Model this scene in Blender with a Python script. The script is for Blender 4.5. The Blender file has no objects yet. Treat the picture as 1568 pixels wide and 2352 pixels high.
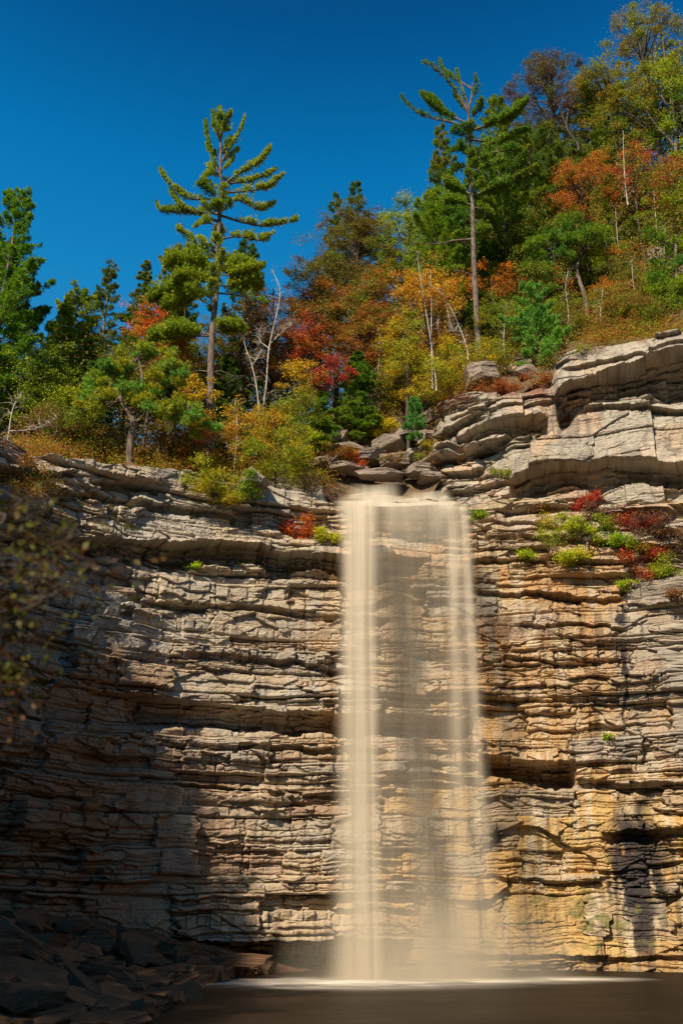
import bpy, math, random
import numpy as np
from mathutils import Vector

# ------------------------------------------------------------------ camera, sky, sun, exposure
SC = bpy.context.scene
PITCH = math.radians(23.5); FPX = 2140.0; W0, H0 = 1568.0, 2352.0; CAMH = 2.0
cam_data = bpy.data.cameras.new('camera'); cam = bpy.data.objects.new('camera', cam_data)
SC.collection.objects.link(cam); SC.camera = cam
cam_data.sensor_fit = 'VERTICAL'; cam_data.sensor_height = 36.0; cam_data.sensor_width = 24.0
cam_data.lens = FPX / H0 * 36.0
cam_data.clip_end = 2000; cam_data.clip_start = 0.1
cam_data.dof.use_dof = True; cam_data.dof.focus_distance = 42.0; cam_data.dof.aperture_fstop = 1.2
cam.location = (0, 0, CAMH); cam.rotation_euler = (math.pi / 2 + PITCH, 0, 0)

SUN_AZ = math.radians(31)      # the sun stands behind the camera, this far to its left
SUN_EL = math.radians(41)
sv = Vector((-math.sin(SUN_AZ) * math.cos(SUN_EL), -math.cos(SUN_AZ) * math.cos(SUN_EL), math.sin(SUN_EL)))
sd = bpy.data.lights.new('sun', 'SUN'); sd.energy = 5.0; sd.angle = math.radians(0.5); sd.color = (1.0, 0.86, 0.66)
so = bpy.data.objects.new('sun', sd); SC.collection.objects.link(so)
so.rotation_euler = sv.to_track_quat('Z', 'Y').to_euler(); so.location = sv * 100

world = bpy.data.worlds.new('World'); SC.world = world; world.use_nodes = True
wn = world.node_tree.nodes; wl = world.node_tree.links
for n in list(wn): wn.remove(n)
wo = wn.new('ShaderNodeOutputWorld'); bg = wn.new('ShaderNodeBackground'); sky = wn.new('ShaderNodeTexSky')
sky.sky_type = 'NISHITA'; sky.sun_disc = False; sky.sun_elevation = SUN_EL
sky.sun_rotation = math.atan2(sv.x, sv.y)
sky.air_density = 1.0; sky.dust_density = 0.3; sky.ozone_density = 2.5; sky.altitude = 600
tint = wn.new('ShaderNodeMix'); tint.data_type = 'RGBA'; tint.blend_type = 'MULTIPLY'; tint.inputs[0].default_value = 1.0
# a polarised autumn sky: deepens with height
tcw = wn.new('ShaderNodeTexCoord'); sxw = wn.new('ShaderNodeSeparateXYZ'); wl.new(tcw.outputs['Generated'], sxw.inputs[0])
rw = wn.new('ShaderNodeValToRGB'); wl.new(sxw.outputs[2], rw.inputs[0])
for i_, (p_, c_) in enumerate([(0.0, (.36, .38, .38, 1)), (0.40, (.30, .46, .50, 1)), (0.52, (.15, .88, 1.05, 1)), (0.60, (.06, .92, 1.14, 1)), (0.69, (.02, .76, 1.04, 1)), (0.78, (.012, .42, .68, 1)), (0.93, (.14, .17, .20, 1))]):
    e_ = rw.color_ramp.elements[i_] if i_ < 2 else rw.color_ramp.elements.new(p_)
    e_.position = p_; e_.color = c_
wl.new(rw.outputs[0], tint.inputs[7])
wl.new(sky.outputs[0], tint.inputs[6]); wl.new(tint.outputs[2], bg.inputs[0]); wl.new(bg.outputs[0], wo.inputs[0])
bg.inputs[1].default_value = 0.118

SC.view_settings.view_transform = 'Standard'; SC.view_settings.look = 'None'
SC.view_settings.exposure = 0.64; SC.view_settings.gamma = 1.0
SC.cycles.max_bounces = 6; SC.cycles.diffuse_bounces = 3; SC.cycles.transparent_max_bounces = 24
SC.cycles.volume_bounces = 1
SC.cycles.volume_step_rate = 2.0
SC.cycles.use_denoising = True

# ------------------------------------------------------------------ helpers
CP, SP = math.cos(PITCH), math.sin(PITCH)
def at(px, py, Y):
    """world point on the ray of the full-size sketch grid (1568 x 2352) at distance Y"""
    a = (px - W0 / 2) / FPX; b = (H0 / 2 - py) / FPX
    dy = CP - b * SP; dz = SP + b * CP
    t = Y / dy
    return np.array([a * t, Y, CAMH + dz * t])

def link(o, parent=None):
    SC.collection.objects.link(o)
    if parent is not None: o.parent = parent
    return o
def tag(o, label=None, cat=None, group=None, kind=None):
    if label: o['label'] = label
    if cat: o['category'] = cat
    if group: o['group'] = group
    if kind: o['kind'] = kind
    return o
def empty(name, loc):
    o = bpy.data.objects.new(name, None); o.location = loc; o.empty_display_size = 0.3
    return link(o)
def mkobj(name, V, F, mat, parent=None, attrs=None, smooth=False, col=None, uv=None, origin=None):
    """V (N,3), F (M,k) -> mesh object.  attrs: dict name -> (N,) point floats; col: (N,3) point colours"""
    V = np.asarray(V, dtype=np.float32)
    if origin is not None: V = V - np.asarray(origin, dtype=np.float32)
    F = np.asarray(F, dtype=np.int32)
    me = bpy.data.meshes.new(name)
    k = F.shape[1]
    me.vertices.add(len(V)); me.vertices.foreach_set('co', V.ravel())
    me.loops.add(F.size); me.loops.foreach_set('vertex_index', F.ravel())
    me.polygons.add(len(F)); me.polygons.foreach_set('loop_start', np.arange(0, F.size, k, dtype=np.int32))
    me.update(calc_edges=True)
    if smooth: me.polygons.foreach_set('use_smooth', np.ones(len(F), dtype=bool))
    else: me.polygons.foreach_set('use_smooth', np.zeros(len(F), dtype=bool))
    if attrs:
        for nm, a in attrs.items():
            at_ = me.attributes.new(nm, 'FLOAT', 'POINT'); at_.data.foreach_set('value', np.asarray(a, dtype=np.float32))
    if col is not None:
        c4 = np.ones((len(V), 4), dtype=np.float32); c4[:, :3] = col
        ca = me.color_attributes.new('col', 'FLOAT_COLOR', 'POINT'); ca.data.foreach_set('color', c4.ravel())
    if uv is not None:
        ul = me.uv_layers.new(name='UVMap'); ul.data.foreach_set('uv', np.asarray(uv, dtype=np.float32)[F.ravel()].ravel())
    me.materials.append(mat)
    o = bpy.data.objects.new(name, me)
    if origin is not None and parent is None: o.location = origin
    return link(o, parent)

# ---- numpy noise
def _h(ix, iy, seed):
    n = (ix.astype(np.int64) * 374761393 + iy.astype(np.int64) * 668265263 + seed * 1442695041) & 0x7fffffff
    n = ((n ^ (n >> 13)) * 1274126177) & 0x7fffffff
    n = ((n ^ (n >> 15)) * 974711) & 0x7fffffff
    n = n ^ (n >> 16)
    return (n & 0xffffff) / float(0xffffff)
def vn(x, y, seed=0):
    x = np.asarray(x, dtype=np.float64); y = np.asarray(y, dtype=np.float64)
    x, y = np.broadcast_arrays(x, y)
    ix = np.floor(x); iy = np.floor(y); fx = x - ix; fy = y - iy
    fx = fx * fx * (3 - 2 * fx); fy = fy * fy * (3 - 2 * fy)
    a = _h(ix, iy, seed); b = _h(ix + 1, iy, seed); c = _h(ix, iy + 1, seed); d = _h(ix + 1, iy + 1, seed)
    return (a * (1 - fx) + b * fx) * (1 - fy) + (c * (1 - fx) + d * fx) * fy
def fbm(x, y, seed=0, oct=4):
    s = 0; a = 1; t = 0
    for i in range(oct):
        s = s + a * vn(x * 2 ** i, y * 2 ** i, seed + i * 17); t += a; a *= .5
    return s / t
def sstep(a, b, x):
    t = np.clip((x - a) / (b - a), 0, 1); return t * t * (3 - 2 * t)

# ------------------------------------------------------------------ materials
def newmat(name):
    m = bpy.data.materials.new(name); m.use_nodes = True
    nt = m.node_tree
    for n in list(nt.nodes): nt.nodes.remove(n)
    out = nt.nodes.new('ShaderNodeOutputMaterial')
    return m, nt, out
def mixc(nt, fac, a, b, mode='MIX'):
    n = nt.nodes.new('ShaderNodeMix'); n.data_type = 'RGBA'; n.blend_type = mode
    for s, v in ((0, fac), (6, a), (7, b)):
        if hasattr(v, 'default_value') or hasattr(v, 'links'): nt.links.new(v, n.inputs[s])
        elif s == 0: n.inputs[0].default_value = v
        else: n.inputs[s].default_value = (*v, 1)
    return n.outputs[2]
def math_(nt, op, a, b=0.0, c=0.0, clamp=False):
    n = nt.nodes.new('ShaderNodeMath'); n.operation = op; n.use_clamp = clamp
    for i, v in enumerate((a, b, c)):
        if hasattr(v, 'links'): nt.links.new(v, n.inputs[i])
        else: n.inputs[i].default_value = v
    return n.outputs[0]
def noise(nt, scale, detail=4, vec=None, rough=.55, stretch=None):
    n = nt.nodes.new('ShaderNodeTexNoise'); n.inputs['Scale'].default_value = scale
    n.inputs['Detail'].default_value = detail; n.inputs['Roughness'].default_value = rough
    if vec is None:
        tc = nt.nodes.new('ShaderNodeTexCoord'); vec = tc.outputs['Object']
    if stretch:
        mp = nt.nodes.new('ShaderNodeMapping'); mp.inputs['Scale'].default_value = stretch
        nt.links.new(vec, mp.inputs[0]); vec = mp.outputs[0]
    nt.links.new(vec, n.inputs['Vector'])
    return n.outputs['Fac']
def ramp(nt, fac, pts):
    n = nt.nodes.new('ShaderNodeValToRGB'); nt.links.new(fac, n.inputs[0])
    e = n.color_ramp.elements
    while len(e) < len(pts): e.new(0.5)
    for i, (p, c) in enumerate(pts):
        e[i].position = p; e[i].color = (*c, 1) if len(c) == 3 else c
    return n.outputs[0]
def attr(nt, name, kind='GEOMETRY'):
    n = nt.nodes.new('ShaderNodeAttribute'); n.attribute_type = kind; n.attribute_name = name
    return n

def rock_mat(name, vcol=True, base=(0.30, 0.25, 0.19), dark=(0.12, 0.10, 0.08), rough=.85, gloss=.3):
    m, nt, out = newmat(name)
    p = nt.nodes.new('ShaderNodeBsdfPrincipled'); nt.links.new(p.outputs[0], out.inputs[0])
    geo = nt.nodes.new('ShaderNodeNewGeometry'); pos = geo.outputs['Position']
    n1 = noise(nt, 1.3, 6, pos, .6, (1, 1, 2.2))
    n2 = noise(nt, 9.0, 5, pos, .7, (1, 1, 2.5))
    if vcol: bc = attr(nt, 'col').outputs['Color']
    else: bc = mixc(nt, n1, dark, base)
    v = math_(nt, 'MULTIPLY_ADD', n2, 1.1, 0.45)
    cmb = nt.nodes.new('ShaderNodeCombineColor'); 
    for i in range(3): nt.links.new(v, cmb.inputs[i])
    c = mixc(nt, 1.0, bc, cmb.outputs[0], 'MULTIPLY')
    nt.links.new(c, p.inputs['Base Color'])
    p.inputs['Roughness'].default_value = rough; p.inputs['Specular IOR Level'].default_value = gloss
    b = nt.nodes.new('ShaderNodeBump'); b.inputs['Strength'].default_value = .7; b.inputs['Distance'].default_value = .08
    big = noise(nt, 1.8, 4, pos, .6)
    hh = math_(nt, 'ADD', math_(nt, 'MULTIPLY', big, .7), math_(nt, 'MULTIPLY', n2, .05))
    hh = math_(nt, 'ADD', hh, math_(nt, 'ADD', math_(nt, 'MULTIPLY', n2, .6), math_(nt, 'MULTIPLY', noise(nt, 3.5, 6, pos, .65, (.6, .6, 3.5)), .8)))
    nt.links.new(hh, b.inputs['Height']); nt.links.new(b.outputs[0], p.inputs['Normal'])
    return m

def leaf_mat(name, transl=.35, rough=.55, spec=.25):
    """colour = the object's own colour mixed with its second colour per leaf, each leaf a little lighter or darker"""
    m, nt, out = newmat(name)
    oi = nt.nodes.new('ShaderNodeObjectInfo')
    rnd = attr(nt, 'rnd').outputs['Fac']; cl = attr(nt, 'clump').outputs['Fac']
    c2 = attr(nt, 'col2', 'OBJECT').outputs['Color']
    f = math_(nt, 'ADD', math_(nt, 'MULTIPLY', cl, 1.5), math_(nt, 'MULTIPLY_ADD', rnd, .7, -.6), clamp=True)
    c = mixc(nt, f, oi.outputs['Color'], c2)
    hsv = nt.nodes.new('ShaderNodeHueSaturation'); nt.links.new(c, hsv.inputs['Color'])
    nt.links.new(math_(nt, 'MULTIPLY_ADD', rnd, .9, .55), hsv.inputs['Value'])
    rr = math_(nt, 'FRACT', math_(nt, 'MULTIPLY', rnd, 7.31))
    nt.links.new(math_(nt, 'MULTIPLY_ADD', rr, .05, .475), hsv.inputs['Hue'])
    p = nt.nodes.new('ShaderNodeBsdfPrincipled'); nt.links.new(hsv.outputs[0], p.inputs['Base Color'])
    p.inputs['Roughness'].default_value = rough; p.inputs['Specular IOR Level'].default_value = spec
    t = nt.nodes.new('ShaderNodeBsdfTranslucent'); nt.links.new(hsv.outputs[0], t.inputs[0])
    mx = nt.nodes.new('ShaderNodeMixShader'); mx.inputs[0].default_value = transl
    nt.links.new(p.outputs[0], mx.inputs[1]); nt.links.new(t.outputs[0], mx.inputs[2]); nt.links.new(mx.outputs[0], out.inputs[0])
    return m

def bark_mat(name, a, b, sc=6.0):
    m, nt, out = newmat(name)
    p = nt.nodes.new('ShaderNodeBsdfPrincipled'); nt.links.new(p.outputs[0], out.inputs[0])
    geo = nt.nodes.new('ShaderNodeNewGeometry'); pos = geo.outputs['Position']
    n = noise(nt, sc, 5, pos, .7, (1, 1, .35))
    nt.links.new(ramp(nt, n, [(.35, a), (.62, b)]), p.inputs['Base Color'])
    p.inputs['Roughness'].default_value = .9; p.inputs['Specular IOR Level'].default_value = .2
    bp = nt.nodes.new('ShaderNodeBump'); bp.inputs['Strength'].default_value = .8; bp.inputs['Distance'].default_value = .03
    nt.links.new(n, bp.inputs['Height']); nt.links.new(bp.outputs[0], p.inputs['Normal'])
    return m

M_CLIFF = rock_mat('layered_rock')
M_BOULDER = rock_mat('boulder_rock', False, (.34, .28, .22), (.13, .09, .065))
M_TALUS = rock_mat('talus_rock', False, (.19, .10, .05), (.035, .018, .010), rough=.7)
M_LEAF = leaf_mat('broad_leaves', .4)
M_NEEDLE = leaf_mat('needles', .34, .5, .2)
M_BARK = bark_mat('pine_bark', (.045, .033, .027), (.20, .15, .12))
M_BARKD = bark_mat('dark_bark', (.03, .024, .02), (.11, .085, .065))
M_PALE = bark_mat('pale_bark', (.22, .18, .14), (.55, .49, .40))

# ------------------------------------------------------------------ the lie of the land
def catmull(P, n=40):
    P = np.array(P, float); Q = np.vstack([2 * P[0] - P[1], P, 2 * P[-1] - P[-2]]); out = []
    for i in range(1, len(Q) - 2):
        t = np.linspace(0, 1, n, endpoint=False)[:, None]
        a, b, c, d = Q[i - 1], Q[i], Q[i + 1], Q[i + 2]
        out.append(.5 * (2 * b + (c - a) * t + (2 * a - 5 * b + 4 * c - d) * t ** 2 + (3 * b - 3 * c + d - a) * t ** 3))
    out.append(P[-1:]); return np.vstack(out)
class Curve:
    def __init__(self, pts, back=1):
        c = catmull(pts); d = np.r_[0, np.cumsum(np.hypot(*np.diff(c, axis=0).T))]
        self.L = d[-1]; self.s = np.linspace(0, self.L, 2000)
        self.x = np.interp(self.s, d, c[:, 0]); self.y = np.interp(self.s, d, c[:, 1])
        tx = np.gradient(self.x, self.s); ty = np.gradient(self.y, self.s)
        k = np.ones(41) / 41
        tx = np.convolve(np.pad(tx, 20, 'edge'), k, 'valid'); ty = np.convolve(np.pad(ty, 20, 'edge'), k, 'valid')
        l = np.hypot(tx, ty); self.nx = ty / l; self.ny = -tx / l      # points into the gorge, at the camera
    def pos(self, s):
        return (np.interp(s, self.s, self.x), np.interp(s, self.s, self.y), np.interp(s, self.s, self.nx), np.interp(s, self.s, self.ny))
    def from_pix(self, px, py):
        """pixel of the sketch grid -> (s, z) on the upright sheet over this curve"""
        a = (px - W0 / 2) / FPX; b = (H0 / 2 - py) / FPX
        q = a / (CP - b * SP)
        ok = self.y > 6
        r = self.x[ok] / self.y[ok]; ss = self.s[ok]
        r = np.maximum.accumulate(r)
        s = float(np.interp(q, r, ss)); Y = float(np.interp(s, self.s, self.y))
        return s, CAMH + Y * (SP + b * CP) / (CP - b * SP)

WALL = Curve([(-23.5, -14), (-22.5, 0), (-21.5, 12), (-19.8, 22), (-16.6, 29.5), (-13.9, 35.0), (-9.8, 39.4), (-5.0, 41.8), (0, 42.6), (5, 42.8), (10, 42.3), (15, 41), (20, 38.5), (27, 33), (36, 24)])
OUTC = Curve([(2.2, 52), (3.3, 49.5), (4.0, 47.2), (4.8, 45.2), (6.2, 43.8), (9, 43.0), (13, 42.1), (17, 40.8), (22, 37.8), (29, 32), (38, 24)])

def line(curve, pts):
    a = np.array([curve.from_pix(x, y) for x, y in pts]); o = np.argsort(a[:, 0]); return a[o]
def zof(a, s): return np.interp(s, a[:, 0], a[:, 1])

RIM_W = line(WALL, [(-60, 1052), (40, 1040), (130, 1044), (200, 1056), (240, 1068), (300, 1080), (420, 1086), (520, 1098), (600, 1110),
                    (640, 1124), (700, 1134), (745, 1150), (775, 1160), (860, 1163), (960, 1161), (1078, 1162), (1095, 1156), (1200, 1150), (1350, 1152), (1568, 1160), (1700, 1165)])
RIM_W[0, 1] = RIM_W[1, 1] + .2
RIM_O = line(OUTC, [(985, 1010), (1000, 965), (1012, 925), (1050, 908), (1120, 900), (1200, 893), (1262, 884), (1276, 838), (1300, 822), (1364, 797), (1440, 784), (1508, 776), (1568, 772), (1700, 760)])

# ledges: (curve pixels), P outward above, Ha its fade height, R recess below, Hb its height
def F(pts, P, Ha, R, Hb, fl=.6, fr=.6): return (pts, P, Ha, R, Hb, fl, fr)
FEAT_W = [
    F([(-60, 1080), (100, 1088), (170, 1094), (245, 1103), (330, 1112)], .45, .5, .35, .4, 1, 1.2),
    F([(120, 1130), (235, 1138), (325, 1154), (400, 1166), (500, 1176), (532, 1186)], .35, .5, .45, .35, 1, .3),
    F([(535, 1172), (650, 1184), (740, 1192), (790, 1194)], .55, .45, .55, 1.3, .2, 1),
    F([(-60, 1210), (0, 1222), (120, 1236), (250, 1241), (325, 1248), (500, 1258), (565, 1262), (650, 1277), (725, 1282), (800, 1284), (900, 1286)], .75, 1.2, 1.2, 1.05, 2, 2),
    F([(300, 1372), (440, 1386), (600, 1398), (780, 1416), (860, 1420)], .22, .7, .40, .35, 1, 1),
    F([(430, 1300), (560, 1318), (700, 1322), (780, 1322)], .15, .5, .2, .2, 1, 1),
    F([(440, 1500), (560, 1510), (660, 1522), (790, 1536)], .2, .6, .35, .3, 1, 1),
    F([(330, 1600), (525, 1621), (625, 1631), (780, 1642), (900, 1636), (1060, 1650)], .35, .9, 1.15, 1.1, 1, 1),
    F([(420, 1705), (560, 1712), (700, 1716), (860, 1722)], .15, .5, .35, .3, 1, 1),
    F([(430, 1795), (560, 1812), (700, 1822), (860, 1815)], .2, .5, .3, .25, 1, 1),
    F([(1110, 1738), (1209, 1747), (1309, 1747)], .4, .7, 1.6, 1.05, .3, .25),
    F([(900, 1770), (1000, 1776), (1110, 1782)], .3, .5, .5, .4, .5, .3),
    F([(1330, 1788), (1474, 1802), (1600, 1795)], .35, .5, .55, .4, .3, 1),
    F([(1080, 1290), (1200, 1286), (1330, 1290), (1420, 1288)], .2, .5, .3, .25, .5, .6),
    F([(1090, 1360), (1240, 1368), (1420, 1372)], .25, .5, .4, .3, .5, .3),
    F([(1200, 1432), (1300, 1436), (1420, 1440)], .15, .5, .25, .2, .5, .3),
    F([(1150, 1512), (1290, 1520), (1420, 1516)], .2, .5, .3, .25, .5, .3),
    F([(1100, 1600), (1290, 1606), (1410, 1610)], .15, .5, .25, .25, .5, .3),
    F([(1390, 1910), (1500, 1906), (1600, 1900)], .4, .6, .5, .5, .3, 1),
    F([(1120, 2010), (1300, 2022), (1450, 2012)], .12, .5, .22, .2, .5, .5),
    F([(1000, 2190), (1150, 2196), (1400, 2198), (1600, 2192)], .2, .5, .25, .25, .5, .5),
    F([(330, 2140), (420, 2156), (600, 2162), (780, 2158), (900, 2160)], .35, 1.0, 1.6, 1.4, .8, 1.2),
    F([(1090, 1196), (1200, 1204), (1340, 1214), (1560, 1216)], .1, .4, .3, .25, .5, .5),
    F([(1090, 1235), (1260, 1240), (1420, 1248), (1560, 1256)], .2, .4, .35, .3, .5, .5),
    F([(1386, 1180), (1480, 1176), (1568, 1168), (1640, 1166)], .7, .5, .3, .5, .3, .5),
]
FEAT_O = [
    F([(1280, 906), (1309, 884), (1386, 862), (1447, 855), (1480, 840), (1568, 828), (1700, 815)], .9, 1.6, 1.7, 1.9, .2, 1),
    F([(1300, 846), (1380, 838), (1450, 826), (1568, 800)], .2, .35, .22, .25, .4, 1),
    F([(1050, 1008), (1061, 1004), (1088, 983), (1144, 964), (1199, 967), (1240, 952)], .7, .9, 1.2, 1.1, .3, .5),
    F([(1040, 955), (1110, 940), (1200, 930), (1260, 915)], .25, .35, .25, .25, .4, .5),
    F([(1326, 947), (1400, 942), (1486, 938), (1600, 942)], .4, .3, .3, .3, .5, 1),
    F([(1180, 1100), (1193, 1096), (1254, 1076), (1353, 1073), (1414, 1057), (1568, 1073), (1650, 1076)], .8, 1.7, 1.7, 1.5, .4, 1),
    F([(1150, 1150), (1221, 1131), (1337, 1120)], .45, .4, .5, .4, .4, .4),
    F([(1040, 1060), (1100, 1040), (1170, 1010)], .5, .5, .5, .35, .4, .4),
    F([(1020, 1030), (1080, 1024), (1120, 1010)], .4, .4, .4, .3, .4, .4),
    F([(1015, 985), (1050, 975), (1090, 960)], .4, .3, .4, .3, .4, .4),
    F([(1030, 1128), (1100, 1120), (1160, 1108)], .4, .4, .45, .3, .4, .4),
    F([(1010, 1090), (1050, 1084), (1100, 1080)], .4, .4, .45, .3, .4, .4),
]
def layers(w, s, th0, th1, amp, lam, seed, jl):
    """random beds of stone; returns offset, closeness to a bed's edge and a per-block random"""
    r = np.random.RandomState(seed)
    b = np.r_[-6, -6 + np.cumsum(r.uniform(0, 1, 900) ** 1.6 * (th1 - th0) + th0)]
    i = np.searchsorted(b, w) - 1; i = np.clip(i, 0, len(b) - 2)
    lo = b[i]; hi = b[i + 1]
    lr = r.normal(0, 1, len(b)); ll = r.uniform(jl[0], jl[1], len(b)); ph = r.uniform(0, 50, len(b))
    q = s / ll[i] + ph[i] + .25 * vn(s * .9, w * .2, seed + 3) + .12 * vn(s * 3, w * 6, seed + 8)
    k = np.floor(q); fk = q - k
    blk = _h(k, i.astype(float), seed + 5)
    blk2 = _h(k, i.astype(float), seed + 6)
    off = amp * (.55 * lr[i] + 1.5 * (blk - .5)) * lam
    off = off + amp * (blk2 - .5) * (fk - .5) * 1.1 + amp * .8 * (vn(s * .35, i * 7.7, seed + 9) - .5)
    tilt = (blk2 - .35) * .35 * (w - lo) * np.minimum(amp * 8, 1)
    edge = np.minimum(np.minimum(w - lo, hi - w), np.minimum(fk, 1 - fk) * ll[i])
    return off + tilt, edge, blk, i

def facets(S, W, lx, lz, seed):
    """flat broken faces: each cell of a jittered pattern is a plane with a tilt of its own"""
    x = S / lx; y = W / lz; ix = np.floor(x); iy = np.floor(y); best = np.full(x.shape, 9.); out = np.zeros(x.shape); sec = np.full(x.shape, 9.)
    for dx in (-1, 0, 1):
        for dy in (-1, 0, 1):
            cx = ix + dx; cy = iy + dy; jx = cx + _h(cx, cy, seed); jy = cy + _h(cx, cy, seed + 1)
            d = np.abs(x - jx) + np.abs(y - jy); m = d < best
            v = (_h(cx, cy, seed + 2) - .5) + (x - jx) * (_h(cx, cy, seed + 3) - .5) * .8 + (y - jy) * (_h(cx, cy, seed + 4) - .62) * .7
            sec = np.where(m, best, np.minimum(sec, d)); out = np.where(m, v, out); best = np.where(m, d, best)
    return out, sec - best

def build_wall(name, curve, zb, rim, feats, sA, sB, ds, nz, seed, colfun, ampfun, cap=2.6):
    s1 = np.arange(sA, sB, ds)
    s = np.r_[np.arange(0, sA, .35), s1, np.arange(sB, curve.L, .5)]
    zt = zof(rim, s) + .35 * (fbm(s * .8, s * 0, seed + 70, 4) - .5)
    v = np.linspace(0, 1, nz)
    S = np.repeat(s[None, :], nz, 0); Z = zb + (zt[None, :] - zb) * v[:, None]
    D = np.zeros_like(Z); REC = np.zeros_like(Z)
    for pts, P, Ha, R, Hb, fl, fr in feats:
        a = line(curve, pts)
        zl = zof(a, s) + .10 * (fbm(s * 1.7, s * 0 + len(pts), seed + int(P * 100), 4) - .5) * 2 + .16 * (_h(np.floor(s / 1.1 + vn(s * .7, s * 0, 3)), s * 0 + len(pts), seed + int(P * 50)) - .5)
        A = sstep(a[0, 0] - fl, a[0, 0] + fl * .3, s) * (1 - sstep(a[-1, 0] - fr * .3, a[-1, 0] + fr, s))
        A = A * (.8 + .5 * (fbm(s * .6, s * 0 + 3, seed + int(R * 91), 3) - .3))
        h = Z - zl[None, :]
        hb = Hb * (.75 + .6 * vn(s * .8, s * 0, seed + int(Hb * 77)))
        up = np.where(h >= 0, P * np.clip(1 - h / (1.7 * Ha), 0, 1) ** 1.2, 0)
        q = -h / hb[None, :] + .12 * (_h(np.floor(s / .8 + 3 * vn(s * .5, s * 0, 9)), s * 0, seed + int(R * 31)) - .5)[None, :]
        stp = np.where(q < .16, .42, np.where(q < .36, .74, 1.0))
        dn = np.where(h < 0, -R * stp * (1 - sstep(.62, 1.0, q)), 0)
        D += (up + dn) * A[None, :]
        if R > .9: REC = np.maximum(REC, ((h < .05) & (q < 1.0)) * A[None, :])
    wv = Z + .38 * (fbm(S * .22, Z * .12, seed + 1, 3) - .5) + .17 * (fbm(S * .55, Z * .75, seed + 2, 3) - .5)
    A1, A2 = ampfun(S, Z)
    A1 = np.maximum(A1, REC * .75); A2 = np.maximum(A2, REC * 1.0)
    o1, e1, b1, i1 = layers(wv, S, .30, 1.7, .30, 1.0, seed + 11, (1.4, 6.0))
    w2 = wv + .4 * b1 + .10 * (fbm(S * 1.5, Z * 1.5, seed, 3) - .5) * 2
    o2, e2, b2, i2 = layers(w2, S, .09, .55, .12, 1.0, seed + 23, (.45, 3.2))
    fine = sstep(.30, .62, .55 * fbm(S * .45, Z * .8, seed + 41, 3) + .45 * _h(np.floor(b1 * 977), i1.astype(float), 3))   # some stones massive, some thinly bedded
    A2 = A2 * (.18 + 1.1 * fine)
    f1, g1 = facets(S, wv, 1.5, .55, seed + 61); f2, g2 = facets(S, wv, .55, .26, seed + 62); f3, g3 = facets(S, wv, 3.2, 1.7, seed + 63)
    D += o1 * A1 + o2 * A2 + .22 * f1 * A1 + .07 * f2 * np.clip(A2 + .25, 0, 1) + (.42 + .3 * (A1 < .3)) * f3 * np.clip(1.15 - .5 * A1, .5, 1.2)
    D -= .10 * np.exp(-(e2 / .030) ** 2) * np.clip(A2, .05, 1) + .12 * np.exp(-(e1 / .05) ** 2) * np.clip(A1, .25, 1)
    D += .50 * (fbm(S * .35, Z * .35, seed + 31, 3) - .5) + .05 * (fbm(S * 2.2, Z * 3.2, seed + 32, 4) - .5) + .05 * (fbm(S * 8, Z * 11, seed + 33, 3) - .5)
    X, Y, NX, NY = curve.pos(s)
    PX = X[None] + NX[None] * D; PY = Y[None] + NY[None] * D
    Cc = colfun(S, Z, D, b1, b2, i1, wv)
    # cap rows run back over the top
    tt = np.array([.08, .2, .4, .7, 1.1, 1.6, 2.2, 2.9, 3.6, 4.0]) * cap / 4.0
    cx, cy, cz, cc = [], [], [], []
    for t in tt:
        x = PX[-1] - NX * t; y = PY[-1] - NY * t
        g = ground(x, y)
        if name == 'cliff': g = np.minimum(g, zt + t * (1.5 - 1.1 * sstep(-1.4, -.6, x) - .2 * sstep(3.2, 4.6, x)) + .1)
        f = sstep(0, cap, t)
        z = zt * (1 - f) + g * f + .16 * (fbm(s * 1.1, s * 0 + t * 1.3, seed + 55, 4) - .5) * (1 - f) + .03 * t * (1 - f)
        cx.append(x); cy.append(y); cz.append(z); cc.append(Cc[-1] * (.9 + .2 * vn(s * 2, s * 0 + t * 3, seed))[:, None])
    VX = np.vstack([PX, cx]); VY = np.vstack([PY, cy]); VZ = np.vstack([Z, cz]); CC = np.concatenate([Cc, np.array(cc)], 0)
    nr, nc = VX.shape
    V = np.stack([VX, VY, VZ], -1).reshape(-1, 3)
    idx = np.arange(nr * nc).reshape(nr, nc)
    Fq = np.stack([idx[:-1, :-1], idx[:-1, 1:], idx[1:, 1:], idx[1:, :-1]], -1).reshape(-1, 4)
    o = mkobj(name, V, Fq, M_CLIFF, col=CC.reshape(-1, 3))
    return tag(o, kind='structure'), (s, zt, D, Z)

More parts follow.
